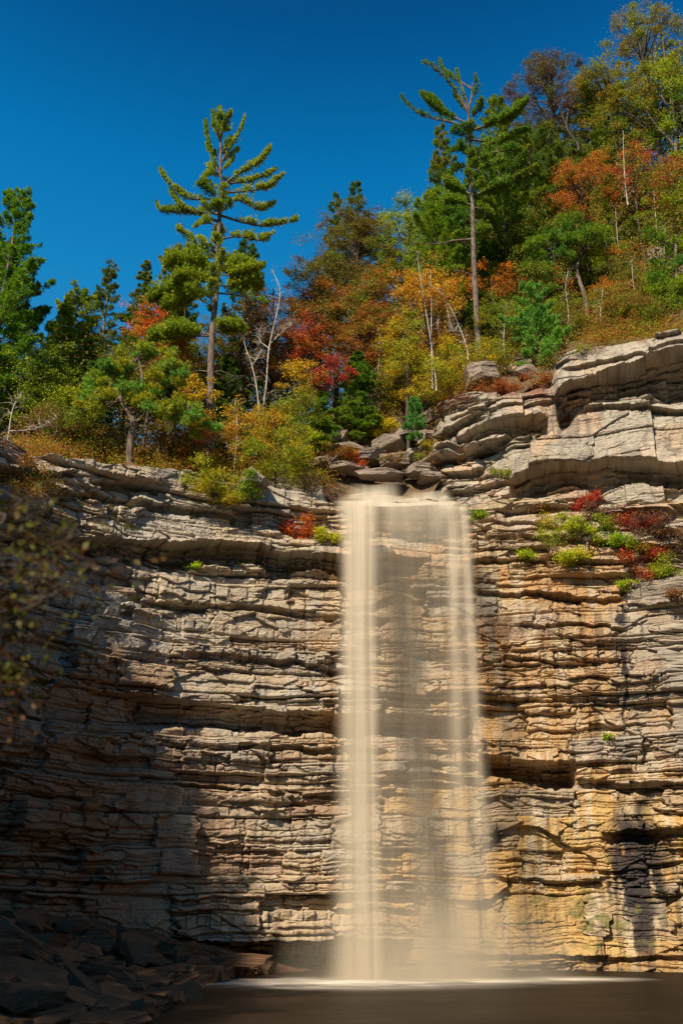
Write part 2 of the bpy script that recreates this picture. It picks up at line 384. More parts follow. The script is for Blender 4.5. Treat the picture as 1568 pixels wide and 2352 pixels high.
# ground height table: pixel heights of the ground seen at distances behind the rim
TX = np.array([-40, -22, -13.6, -6, -2.5, 0, 2.6, 4.5, 7, 10, 14, 20, 40.])
def wallY(x):
    return np.interp(x, [-15.0, -13.6, -9.8, -5.0, 0, 4.2, 5.2, 7, 9, 13, 17, 22, 29], [34.6, 35.0, 39.4, 41.8, 42.6, 44, 44, 43.5, 43, 42.1, 40.8, 37.8, 32])
TT = np.array([0, 1.5, 5, 10, 20, 45.])
def zpy(py, Y):
    b = (H0 / 2 - py) / FPX; return CAMH + Y * (SP + b * CP) / (CP - b * SP)
TPY = np.array([   # rows: t ; columns: TX
    [1046, 1046, 1046, 1092, 1134, 1160, 1158, 1100, 905, 895, 800, 772, 772],
    [1048, 1048, 1048, 1086, 1120, 1124, 1116, 1060, 890, 870, 788, 765, 765],
    [1052, 1052, 1052, 1076, 1076, 985, 950, 930, 862, 800, 772, 748, 748],
    [1050, 1050, 1045, 1062, 1070, 1035, 960, 900, 805, 745, 690, 650, 650],
    [1040, 1040, 1035, 1045, 1020, 980, 900, 840, 740, 660, 600, 540, 540],
    [1030, 1030, 1020, 1010, 960, 920, 840, 770, 680, 600, 530, 480, 480]], float)
TZ = np.zeros_like(TPY)
for j, x in enumerate(TX):
    for i, t in enumerate(TT):
        wy = max(float(wallY(x)), 35.0); TZ[i, j] = zpy(TPY[i, j], wy + t)
def ground(x, y):
    x = np.asarray(x, float); y = np.asarray(y, float)
    t = np.clip(y - wallY(x), 0, 45)
    rows = [np.interp(x, TX, TZ[i]) for i in range(len(TT))]
    out = rows[0].copy() if hasattr(rows[0], 'copy') else rows[0]
    for i in range(len(TT) - 1):
        f = np.clip((t - TT[i]) / (TT[i + 1] - TT[i]), 0, 1)
        out = np.where(t >= TT[i], rows[i] * (1 - f) + rows[i + 1] * f, out)
    return out + .5 * (fbm(x * .3, y * .3, 5, 3) - .5)

# ---- colours of the rock
sR, _ = WALL.from_pix(1568, 1700); sL, _ = WALL.from_pix(0, 1700)
def boxmask(curve, x0, y0, x1, y1, S, Z, soft=.5):
    a, z1 = curve.from_pix(x0, y1); b, z0 = curve.from_pix(x1, y0)
    q = soft * 2.2; S = S + q * (fbm(S * .7, Z * .5, 901, 4) - .5) * 1.6; Z = Z + q * 1.5 * (fbm(S * .6, Z * .4, 902, 3) - .5)
    return sstep(a - soft, a + soft, S) * (1 - sstep(b - soft, b + soft, S)) * sstep(z1 - soft, z1 + soft, Z) * (1 - sstep(z0 - soft, z0 + soft, Z))
def lerp(C, col, f): return C * (1 - f[..., None]) + np.array(col) * f[..., None]
def col_wall(S, Z, D, b1, b2, i1, wv):
    Z0 = Z; S0 = S; S = S + .5 * (vn(D * 3.5, S * .5 + Z * .3, 140) - .5); Z = Z + 1.1 * D
    g = fbm(S * .5, Z * .8, 101, 4); f2 = fbm(S * 2.5, Z * 5, 102, 3)
    C = np.zeros(S.shape + (3,)) + np.array([.42, .325, .205])
    C = lerp(C, (.36, .34, .31), sstep(.45, .65, g) * .8)
    C = lerp(C, (.50, .33, .20), sstep(.5, .75, b1) * .35)
    C = lerp(C, (.30, .17, .10), sstep(.80, .9, b2) * .45)
    C *= (.70 + .6 * b2 * .6 + .35 * f2 * .6)[..., None]
    st = fbm(S * 2.4, Z * .16, 103, 4)                   # vertical streaks left by running water
    st2 = fbm(S * 5.5, Z * .3 + 9, 104, 3)
    S = S0; Z = Z0
    right = boxmask(WALL, 960, 1240, 1460, 2260, S, Z, 1.2); low = boxmask(WALL, 900, 1780, 1640, 2260, S, Z, .8)
    mid = boxmask(WALL, 560, 1320, 860, 1700, S, Z, 1.5)
    C = lerp(C, (.40, .26, .125), right * (.45 + .4 * b1))
    C = lerp(C, (.38, .215, .085), np.clip(sstep(.42, .66, st + .25 * (b2 - .5)) * (right * .65 + mid * .4 + .12), 0, 1))
    C = lerp(C, (.44, .275, .105), low * .7)
    C = lerp(C, (.42, .29, .10), np.clip(sstep(.40, .60, st2 + .2 * (b2 - .5)) * low * .8, 0, 1))
    C = lerp(C, (.42, .20, .055), np.clip(sstep(.60, .72, st2 + .2 * (b1 - .5)) * low * .55, 0, 1))
    C = lerp(C, (.12, .075, .045), sstep(.60, .70, fbm(S * 3.1, Z * .35, 106, 4)) * (.35 + .3 * right))
    lft = 1 - sstep(WALL.from_pix(560, 1500)[0], WALL.from_pix(860, 1500)[0], S)
    C = lerp(C, (.385, .345, .275), lft * .5)
    C = lerp(C, (.10, .07, .05), sstep(.60, .68, fbm(S * 6.5, Z * .45 + b1 * 3, 131, 3)) * .55 * (.4 + .6 * sstep(.4, .6, fbm(S * .6, Z * .5, 132, 3))))
    C = lerp(C, (.26, .245, .22), sstep(.72, .9, b1) * .55)
    C = lerp(C, (.22, .13, .085), (1 - sstep(.06, .16, b1)) * .5)
    # pale mineral film
    C = lerp(C, (.52, .45, .33), sstep(.60, .75, fbm(S * 1.8, Z * .5, 107, 4)) * .5)
    # grey face at the far right
    gr = boxmask(WALL, 1430, 1380, 1700, 1760, S, Z, .35)
    C = lerp(C, (.30, .27, .22), gr * (.25 + .55 * b2))
    # black seep
    for (x0, y0, x1, y1, k) in ((1424, 1845, 1462, 2100, .44), (1470, 1870, 1512, 2080, .45), (1448, 2040, 1485, 2190, .47), (1135, 1890, 1160, 1950, .42), (1415, 1400, 1440, 1660, .66), (1395, 2030, 1420, 2080, .5), (1475, 1800, 1500, 1900, .5)):
        bm = boxmask(WALL, x0, y0, x1, y1, S, Z, .42)
        C = lerp(C, (.028, .024, .026), bm * sstep(k + .02, k + .08, .6 * fbm(S * 3.2, Z * .55, 110 + int(x0), 4) + .4 * fbm(S * 1.6, Z * 1.3, 117 + int(x0), 4) + bm * .12) * .95)
    # moss near the foot
    ms = boxmask(WALL, 1100, 2060, 1480, 2200, S, Z, .6)
    C = lerp(C, (.14, .13, .04), ms * sstep(.58, .70, fbm(S * 1.5, Z * 2.2, 120, 4)) * .8)
    C = lerp(C, (.16, .12, .09), sstep(.5, -.3, Z) * .6)
    # damp stone low on the left, painted redder to counter its blue shade
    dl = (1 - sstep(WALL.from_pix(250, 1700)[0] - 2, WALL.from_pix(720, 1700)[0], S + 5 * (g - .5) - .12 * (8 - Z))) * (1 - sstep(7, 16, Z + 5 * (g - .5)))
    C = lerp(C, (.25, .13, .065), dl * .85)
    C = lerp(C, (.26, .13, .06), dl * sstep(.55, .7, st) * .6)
    return np.clip(C, .012, .75)
def amp_wall(S, Z):
    sl = 1 - sstep(WALL.from_pix(760, 1200)[0] - .5, WALL.from_pix(900, 1200)[0], S)
    l1 = line(WALL, [(0, 1224), (250, 1242), (500, 1258), (650, 1277), (900, 1284)])
    up = sstep(0, .15, Z - zof(l1, S)) * sl
    low = boxmask(WALL, 1000, 1790, 1460, 2200, S, Z, .8)
    cor = 1 - sstep(WALL.from_pix(250, 1700)[0] - 1, WALL.from_pix(380, 1700)[0] + 1, S)
    return (1 - .15 * up - .55 * low + .5 * cor), (1 - .55 * up - .45 * low + .5 * cor)
def col_out(S, Z, D, b1, b2, i1, wv):
    Z0 = Z; S0 = S; S = S + .9 * (vn(D * 3.5, S * .5 + Z * .3, 240) - .5); Z = Z + 1.3 * D
    g = fbm(S * .5, Z * .8, 201, 4); st = fbm(S * 2.2, Z * .55, 202, 4); st5 = fbm(S * 5.5, Z * .8, 231, 3)
    C = np.zeros(S.shape + (3,)) + np.array([.335, .29, .225])
    C = lerp(C, (.43, .29, .18), sstep(.45, .7, fbm(S * .45, Z * .5, 203, 3)) * .7)
    C = lerp(C, (.15, .13, .11), sstep(.52, .70, st) * .6)
    C = lerp(C, (.44, .39, .31), sstep(.6, .8, g) * .5)
    C *= (.82 + .35 * fbm(S * 4, Z * 4, 205, 4))[..., None]
    zr = zof(RIM_O, S)
    C = lerp(C, (.12, .10, .085), sstep(.60, .70, st5) * .5)
    S = S0; Z = Z0
    lich = sstep(-1.3, .2, Z - zr) * sstep(.40, .6, fbm(S * 2.4, Z * 2.4, 206, 4))
    C = lerp(C, (.20, .12, .09), lich * .75)
    red = sstep(-1.0, -.1, Z - zr) * (1 - sstep(OUTC.from_pix(1240, 900)[0], OUTC.from_pix(1290, 900)[0], S))
    C = lerp(C, (.20, .085, .045), red * sstep(.40, .6, fbm(S * 1.6, Z * 2, 207, 4)) * .8)
    return np.clip(C, .015, .75)
def amp_out(S, Z):
    a, _ = OUTC.from_pix(1080, 1000); b, _ = OUTC.from_pix(1180, 1000)
    mass = sstep(a, b, S)
    return 1.1 - .92 * mass, 1.0 - .88 * mass

sA = WALL.from_pix(0, 2300)[0] - 1.5; sB = WALL.from_pix(1568, 2200)[0] + 1.0
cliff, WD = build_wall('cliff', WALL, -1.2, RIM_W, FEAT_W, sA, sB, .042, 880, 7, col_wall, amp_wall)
sA = OUTC.from_pix(990, 1000)[0] - 1.5; sB = OUTC.from_pix(1568, 1000)[0] + 1.5
outc, OD = build_wall('upper_cliff', OUTC, 18.6, RIM_O, FEAT_O, sA, sB, .042, 420, 57, col_out, amp_out)

def wall_point(px, py, curve=WALL, dat=None):
    """the spot on the finished cliff face under this pixel of the sketch"""
    dat = dat or WD
    s, z = curve.from_pix(px, py); ss, zt, D, Z = dat
    c = int(np.argmin(abs(ss - s))); r = int(np.argmin(abs(Z[:, c] - z)))
    x, y, nx, ny = curve.pos(s); d = float(D[r, c])
    return np.array([x + nx * d, y + ny * d, z]), np.array([nx, ny, 0.])

# forest floor behind the rim
def forest_floor():
    xs = np.r_[np.arange(-60, -16, 2.), np.arange(-16, 20, .4), np.arange(20, 66, 2.)]; ys = np.r_[np.arange(-20, 28, 2.), np.arange(28, 62, .4), np.arange(62, 150, 4.)]
    X, Y = np.meshgrid(xs, ys); G = ground(X, Y)
    d = np.full(X.shape, 1e9)
    for cv in (WALL, OUTC):
        for k in range(0, 2000, 12):
            dx = X - cv.x[k]; dy = Y - cv.y[k]; dd = np.hypot(dx, dy); sg = dx * cv.nx[k] + dy * cv.ny[k]
            if cv is WALL:
                m = dd < np.abs(d); d = np.where(m, np.where(sg > 0, -dd, dd), d)
    G = G - 1.1 * (1 - sstep(.8, 2.6, d)) - .05
    # keep it under the upper cliff's foot where the outcrop stands
    G += .35 * (fbm(X * .9, Y * .9, 9, 4) - .5) * sstep(2.0, 4.0, d)
    G -= .9 * sstep(-1.5, .2, X) * (1 - sstep(6, 7.5, X)) * (1 - sstep(3, 6, d))
    V = np.stack([X, Y, G], -1).reshape(-1, 3); nr, nc = X.shape; idx = np.arange(nr * nc).reshape(nr, nc)
    Fq = np.stack([idx[:-1, :-1], idx[:-1, 1:], idx[1:, 1:], idx[1:, :-1]], -1).reshape(-1, 4)
    keep = (d.reshape(-1)[Fq] > 1.5).all(1)
    m, nt, out = newmat('leaf_litter')
    p = nt.nodes.new('ShaderNodeBsdfPrincipled'); nt.links.new(p.outputs[0], out.inputs[0])
    geo = nt.nodes.new('ShaderNodeNewGeometry'); n = noise(nt, 2.5, 8, geo.outputs['Position'], .75)
    nt.links.new(ramp(nt, n, [(.3, (.035, .028, .018)), (.5, (.11, .06, .03)), (.62, (.09, .085, .03)), (.75, (.22, .19, .15))]), p.inputs['Base Color'])
    p.inputs['Roughness'].default_value = .95
    return tag(mkobj('forest_floor', V, Fq[keep], m), kind='structure')
forest_floor()

# ------------------------------------------------------------------ pool
def water():
    m, nt, out = newmat('pool_water')
    p = nt.nodes.new('ShaderNodeBsdfPrincipled')
    geo = nt.nodes.new('ShaderNodeNewGeometry'); pos = geo.outputs['Position']
    sx = nt.nodes.new('ShaderNodeSeparateXYZ'); nt.links.new(pos, sx.inputs[0])
    def blob(cx, cy, rx, ry):
        a = math_(nt, 'DIVIDE', math_(nt, 'SUBTRACT', sx.outputs[0], cx), rx); b = math_(nt, 'DIVIDE', math_(nt, 'SUBTRACT', sx.outputs[1], cy), ry)
        r = math_(nt, 'SQRT', math_(nt, 'ADD', math_(nt, 'MULTIPLY', a, a), math_(nt, 'MULTIPLY', b, b)))
        return math_(nt, 'SUBTRACT', 1.0, r, clamp=True)
    f = blob(.2, 34.6, 7.0, 4.2)
    f = math_(nt, 'MAXIMUM', f, blob(8.0, 36.6, 3.4, 2.0)); f = math_(nt, 'MAXIMUM', f, blob(4.6, 36.0, 5.5, 2.8)); f = math_(nt, 'MAXIMUM', f, blob(-2.6, 34.0, 3.4, 1.8))
    n = noise(nt, .9, 5, pos, .6, (.5, 1.2, 1))
    f = math_(nt, 'MULTIPLY', math_(nt, 'POWER', f, 1.3), math_(nt, 'MULTIPLY_ADD', n, 3.2, -.75), clamp=True)
    big = noise(nt, .35, 4, pos, .6, (.5, 1.6, 1))
    wc = ramp(nt, big, [(.3, (.007, .004, .0025)), (.7, (.022, .013, .007))])
    nt.links.new(mixc(nt, f, wc, (.75, .68, .58)), p.inputs['Base Color'])
    nt.links.new(math_(nt, 'MULTIPLY_ADD', f, .3, .5), p.inputs['Roughness'])
    p.inputs['Specular IOR Level'].default_value = .16
    bp = nt.nodes.new('ShaderNodeBump'); bp.inputs['Strength'].default_value = .5; bp.inputs['Distance'].default_value = .12
    nt.links.new(noise(nt, 1.1, 4, pos, .6, (.5, 1.6, 1)), bp.inputs['Height']); nt.links.new(bp.outputs[0], p.inputs['Normal'])
    nt.links.new(p.outputs[0], out.inputs[0])
    xs = np.linspace(-40, 45, 120); ys = np.linspace(-40, 50, 120); X, Y = np.meshgrid(xs, ys)
    Z = .05 * (fbm(X * .25, Y * .6, 3, 3) - .5)
    V = np.stack([X, Y, Z], -1).reshape(-1, 3); idx = np.arange(14400).reshape(120, 120)
    Fq = np.stack([idx[:-1, :-1], idx[:-1, 1:], idx[1:, 1:], idx[1:, :-1]], -1).reshape(-1, 4)
    tag(mkobj('water', V, Fq, m, smooth=True), kind='structure')
    # wide ground far round about, so that nothing ends at an edge
    m2, nt2, out2 = newmat('far_ground'); p2 = nt2.nodes.new('ShaderNodeBsdfPrincipled'); nt2.links.new(p2.outputs[0], out2.inputs[0])
    geo2 = nt2.nodes.new('ShaderNodeNewGeometry'); n2 = noise(nt2, .2, 8, geo2.outputs['Position'], .7)
    nt2.links.new(ramp(nt2, n2, [(.3, (.03, .025, .015)), (.7, (.09, .07, .03))]), p2.inputs['Base Color'])
    V = np.array([(-900, -900, -2.5), (900, -900, -2.5), (900, 900, -2.5), (-900, 900, -2.5)]); tag(mkobj('ground', V, [[0, 1, 2, 3]], m2), kind='structure')
water()

# ------------------------------------------------------------------ the fall
def fall_mat(name, base=(.70, .625, .495)):
    m, nt, out = newmat(name)
    uv = nt.nodes.new('ShaderNodeUVMap').outputs[0]
    al = attr(nt, 'alpha').outputs['Fac']; sd_ = attr(nt, 'seed').outputs['Fac']
    ad = nt.nodes.new('ShaderNodeVectorMath'); ad.operation = 'ADD'; nt.links.new(uv, ad.inputs[0])
    cb = nt.nodes.new('ShaderNodeCombineXYZ'); nt.links.new(sd_, cb.inputs[2]); nt.links.new(cb.outputs[0], ad.inputs[1])
    n1 = noise(nt, 1.0, 3, ad.outputs[0], .5, (1.5, .10, 1)); n2 = noise(nt, 1.0, 3, ad.outputs[0], .5, (6, .10, 1))
    s = math_(nt, 'ADD', math_(nt, 'MULTIPLY_ADD', n1, 1.3, .12), math_(nt, 'MULTIPLY_ADD', n2, .16, -.05))
    a = math_(nt, 'MULTIPLY', al, s, clamp=True)
    d = nt.nodes.new('ShaderNodeBsdfDiffuse'); d.inputs[0].default_value = (*base, 1)
    t = nt.nodes.new('ShaderNodeBsdfTranslucent'); t.inputs[0].default_value = (*base, 1)
    mx = nt.nodes.new('ShaderNodeMixShader'); mx.inputs[0].default_value = .45
    nt.links.new(d.outputs[0], mx.inputs[1]); nt.links.new(t.outputs[0], mx.inputs[2])
    tr = nt.nodes.new('ShaderNodeBsdfTransparent'); fx = nt.nodes.new('ShaderNodeMixShader')
    nt.links.new(a, fx.inputs[0]); nt.links.new(tr.outputs[0], fx.inputs[1]); nt.links.new(mx.outputs[0], fx.inputs[2])
    nt.links.new(fx.outputs[0], out.inputs[0]); return m
M_FALL = fall_mat('falling_water')
LIPZ = zof(RIM_W, WALL.from_pix(900, 1160)[0]) + .05
fallroot = empty('waterfall', (2.5, 38.6, 0)); tag(fallroot, 'tall cream curtain of falling water dropping off the cliff lip into the pool', 'waterfall')
def sheet(name, prof, yoff, bulge, seed, amul, alfa, edge=.25, v0=2.3):
    """prof: list of (py, pxleft, pxright). One hanging curtain that arcs out from the lip under gravity"""
    pr = np.array(prof, float); n = 90; mcol = 36
    pys = np.linspace(pr[0, 0], pr[-1, 0], n); V = []; A = []; U = []
    for i, py in enumerate(pys):
        l = np.interp(py, pr[:, 0], pr[:, 1]); r = np.interp(py, pr[:, 0], pr[:, 2])
        # distance out for this height: free fall from the lip
        Y = 41.6
        for _ in range(3):
            z = at(900, py, Y)[2]; tf = math.sqrt(max(0, (LIPZ - z)) * 2 / 9.8); Y = 41.9 - v0 * tf - .5
        Y += yoff * min(1, tf / .6)
        pL = at(l, py, Y); pR = at(r, py, Y)
        for j in range(mcol):
            f = j / (mcol - 1); c = 2 * f - 1
            x = pL[0] + (pR[0] - pL[0]) * f
            y = Y - bulge * (1 - c * c) * min(1, .3 + tf) + .06 * math.sin(c * 9 + seed)
            V.append((x, y, pL[2])); e = min(1, min(f, 1 - f) / edge); e = e * e * (3 - 2 * e)
            A.append(e * alfa(py) * amul); U.append((f * (pR[0] - pL[0]) * .6 + f * 1.2, pL[2] + seed * 3))
    idx = np.arange(n * mcol).reshape(n, mcol)
    Fq = np.stack([idx[:-1, :-1], idx[:-1, 1:], idx[1:, 1:], idx[1:, :-1]], -1).reshape(-1, 4)
    o = mkobj(name, np.array(V), Fq, M_FALL, parent=fallroot, attrs={'alpha': A, 'seed': np.full(len(V), seed * 3.7)}, smooth=True, uv=U, origin=(2.5, 38.6, 0))
    return o
fade = lambda y0, a0, y1, a1, y2, a2: (lambda py: float(np.interp(py, [y0, y1, y2], [a0, a1, a2])))
main = [(1158, 758, 890), (1175, 762, 892), (1230, 768, 894), (1400, 768, 894), (1800, 756, 908), (2100, 744, 922), (2290, 728, 940)]
sheet('main_stream', main, 0, .35, 1, .85, fade(1158, 1.2, 1700, .95, 2290, .85), .46)
sheet('main_stream', main, .35, -.25, 2, .6, fade(1158, 1.0, 1700, .7, 2290, .6), .48)
core = [(1158, 778, 876), (1400, 780, 872), (1800, 776, 880), (2290, 770, 892)]
sheet('main_stream', core, -.15, .3, 3, .75, fade(1158, .9, 1700, .8, 2290, .7), .48)
mid = [(1158, 860, 1060), (1200, 866, 1040), (1400, 868, 1050), (1800, 868, 1080), (2290, 860, 1120)]
sheet('thin_curtain', mid, .1, .2, 4, .42, fade(1158, 1.4, 1280, .40, 2290, .40), .2)
sheet('thin_curtain', mid, .4, -.1, 5, .3, fade(1158, .9, 1280, .28, 2290, .40), .2)
rs = [(1160, 1005, 1086), (1200, 1012, 1090), (1400, 1014, 1104), (1700, 1018, 1126), (2000, 1024, 1156), (2290, 1010, 1200)]
sheet('side_stream', rs, 0, .25, 6, .62, fade(1160, .95, 1500, .72, 2290, .35), .3)
sheet('side_stream', rs, .3, -.15, 7, .5, fade(1160, .7, 1500, .55, 2290, .25), .35)
hazy = [(1700, 770, 1100), (2000, 758, 1150), (2180, 745, 1185), (2290, 730, 1230)]
sheet('foot_spray', hazy, -.3, .9, 8, .5, fade(1700, 0, 2100, .16, 2290, .9), .4)
sheet('foot_spray', hazy, .5, .6, 9, .45, fade(1750, 0, 2130, .14, 2290, .9), .45)

# shallow water sliding over the shelf above the lip
def shelf_water(name, quad, seed, amul):
    n = 26; V = []; A = []; U = []
    (a, b, c, d) = [np.array(q, float) for q in quad]       # back-left, back-right, front-right, front-left: (px, py, Y)
    for i in range(n):
        f = i / (n - 1); L = a * (1 - f) + d * f; R = b * (1 - f) + c * f
        for j in range(n):
            g = j / (n - 1); q = L * (1 - g) + R * g; p = at(q[0], q[1], q[2]); p[2] += .06 * math.sin(g * 7 + f * 5 + seed) + .10 * math.sin(f * 9.4)
            V.append(p); e = min(1, min(g, 1 - g) / .3); e = e * e * (3 - 2 * e); ee = min(1, f / .5); A.append(amul * e * ee); U.append((p[0], p[1] * 2))
    idx = np.arange(n * n).reshape(n, n); Fq = np.stack([idx[:-1, :-1], idx[:-1, 1:], idx[1:, 1:], idx[1:, :-1]], -1).reshape(-1, 4)
    mkobj(name, np.array(V), Fq, M_FALL, parent=fallroot, attrs={'alpha': A, 'seed': np.full(len(V), seed * 2.1)}, smooth=True, uv=U, origin=(2.5, 38.6, 0))
shelf_water('upper_cascade', ((800, 1112, 44.5), (925, 1108, 44.5), (930, 1150, 42.9), (780, 1146, 42.9)), 1, .9)
shelf_water('upper_cascade', ((930, 1128, 43.9), (1035, 1130, 43.9), (1070, 1160, 41.9), (905, 1156, 41.9)), 2, .9)
shelf_water('upper_cascade', ((770, 1140, 43.2), (930, 1140, 43.2), (1080, 1161, 41.6), (752, 1161, 41.6)), 3, 1.2)

def spray():
    m, nt, out = newmat('spray')
    v = nt.nodes.new('ShaderNodeVolumePrincipled'); v.inputs['Color'].default_value = (.93, .86, .72, 1); v.inputs['Anisotropy'].default_value = .2
    tc = nt.nodes.new('ShaderNodeTexCoord'); ln = nt.nodes.new('ShaderNodeVectorMath'); ln.operation = 'LENGTH'; nt.links.new(tc.outputs['Object'], ln.inputs[0])
    f = math_(nt, 'SUBTRACT', 1.0, ln.outputs['Value'], clamp=True)
    n = noise(nt, 2.2, 2, tc.outputs['Object'], .5, (1, 1, .6))
    dn = math_(nt, 'MULTIPLY', math_(nt, 'MULTIPLY', f, math_(nt, 'MULTIPLY_ADD', n, 2.0, -.4, clamp=True)), .8)
    nt.links.new(dn, v.inputs['Density']); nt.links.new(v.outputs[0], out.inputs['Volume'])
    me = bpy.data.meshes.new('spray'); import bmesh
    bm = bmesh.new(); bmesh.ops.create_icosphere(bm, subdivisions=4, radius=1.0)
    for q in bm.verts: q.co.z *= 1.0
    bm.to_mesh(me); bm.free(); me.materials.append(m)
    o = link(bpy.data.objects.new('mist', me)); o.location = (3.2, 36.6, .1); o.scale = (6.0, 2.4, 3.4)
    tag(o, 'pale brown spray hanging over the foot of the waterfall', 'mist', kind='stuff')
spray()

# ------------------------------------------------------------------ geometry for plants
class Tubes:
    def __init__(s): s.V = []; s.F = []; s.n = 0
    def add(s, pts, r0, r1, sides=6, pw=1.0):
        P = np.array(pts, float)
        if len(P) < 2: return
        T = np.gradient(P, axis=0); T /= np.linalg.norm(T, axis=1)[:, None] + 1e-9
        up = np.array([0.3, 0.2, 1.]) if abs(T[0, 2]) < .8 else np.array([1., .1, 0])
        A = np.cross(T, up); A /= np.linalg.norm(A, axis=1)[:, None] + 1e-9; B = np.cross(T, A)
        f = np.linspace(0, 1, len(P)) ** pw; R = (r0 * (1 - f) + r1 * f)[:, None, None]
        th = np.arange(sides) * 2 * math.pi / sides
        ring = P[:, None] + R * (A[:, None] * np.cos(th)[None, :, None] + B[:, None] * np.sin(th)[None, :, None])
        s.V.append(ring.reshape(-1, 3)); m = len(P); idx = np.arange(m * sides).reshape(m, sides) + s.n
        nx = np.roll(idx, -1, 1)
        s.F.append(np.stack([idx[:-1], nx[:-1], nx[1:], idx[1:]], -1).reshape(-1, 4)); s.n += m * sides
    def build(s, name, mat, parent, origin):
        if not s.V: return None
        return mkobj(name, np.vstack(s.V), np.vstack(s.F), mat, parent=parent, smooth=True, origin=origin)
def lift(c):
    """the colours below are noted a little dark and cold; real autumn leaves in sun are lighter and warmer"""
    r, g, b = c
    k = (2.05, 2.15, .95) if g > r * .9 else (1.55, 1.45, 1.0)
    return tuple(min(.62, q * w) for q, w in zip((r, g, b), k))
class Leaves:
    def __init__(s): s.P = []; s.D = []; s.L = []; s.Wd = []; s.C = []
    def add(s, P, D, L, Wd, C):
        n = len(P); s.P.append(P); s.D.append(D); s.L.append(np.broadcast_to(L, n)); s.Wd.append(np.broadcast_to(Wd, n)); s.C.append(np.broadcast_to(C, n))
    def build(s, name, mat, parent, origin, rs, col, col2, droop=0.0):
        P = np.vstack(s.P); D = np.vstack(s.D); L = np.concatenate(s.L)[:, None]; Wd = np.concatenate(s.Wd)[:, None]; C = np.concatenate(s.C)
        D = D / (np.linalg.norm(D, axis=1)[:, None] + 1e-9)
        R = rs.normal(0, 1, P.shape); S = np.cross(D, R); S /= np.linalg.norm(S, axis=1)[:, None] + 1e-9
        N = np.cross(D, S)
        m = P + D * L * .45
        V = np.stack([P, m + S * Wd * .5 + N * L * .06, P + D * L, m - S * Wd * .5 + N * L * .06], 1).reshape(-1, 3)
        n = len(P); Fq = np.arange(n * 4).reshape(n, 4)
        rnd = np.repeat(rs.uniform(0, 1, n), 4)
        col = lift(col); col2 = lift(col2)
        o = mkobj(name, V, Fq, mat, parent=parent, attrs={'rnd': rnd, 'clump': np.repeat(C, 4)}, origin=origin)
        o.color = (*col, 1); o['col2'] = [float(q) for q in col2]
        return o
def bez(a, b, sag=0., n=6, rs=None, wob=0.):
    a = np.array(a, float); b = np.array(b, float); t = np.linspace(0, 1, n)[:, None]
    p = a * (1 - t) + b * t; p[:, 2] += sag * np.sin(t[:, 0] * math.pi)
    if rs is not None and wob: p[1:-1] += rs.normal(0, wob, (n - 2, 3))
    return p

def tufts(LV, rs, P, up, n, L, Wd, C, spread=.9, axis=None):
    """n needles fanning from every point of P"""
    k = len(P); Q = np.repeat(P, n, 0); D = rs.normal(0, 1, (k * n, 3)) * spread; D[:, 2] += up
    if axis is not None: D += np.repeat(axis, n, 0)
    LV.add(Q, D, L * rs.uniform(.7, 1.2, k * n), Wd, np.repeat(np.broadcast_to(C, k), n))

# colours (leaf albedo)
GRN = (.060, .105, .018); DGR = (.026, .058, .016); OLV = (.105, .110, .020); YGR = (.185, .200, .018); YEL = (.44, .30, .022)
ORG = (.48, .175, .022); DOR = (.30, .105, .025); RED = (.29, .05, .026); CRM = (.28, .022, .03); BRN = (.17, .085, .04); TAN = (.42, .24, .13)
BLG = (.060, .150, .060); PNG = (.090, .140, .022); BGR = (.07, .16, .02); PUR = (.10, .055, .06)

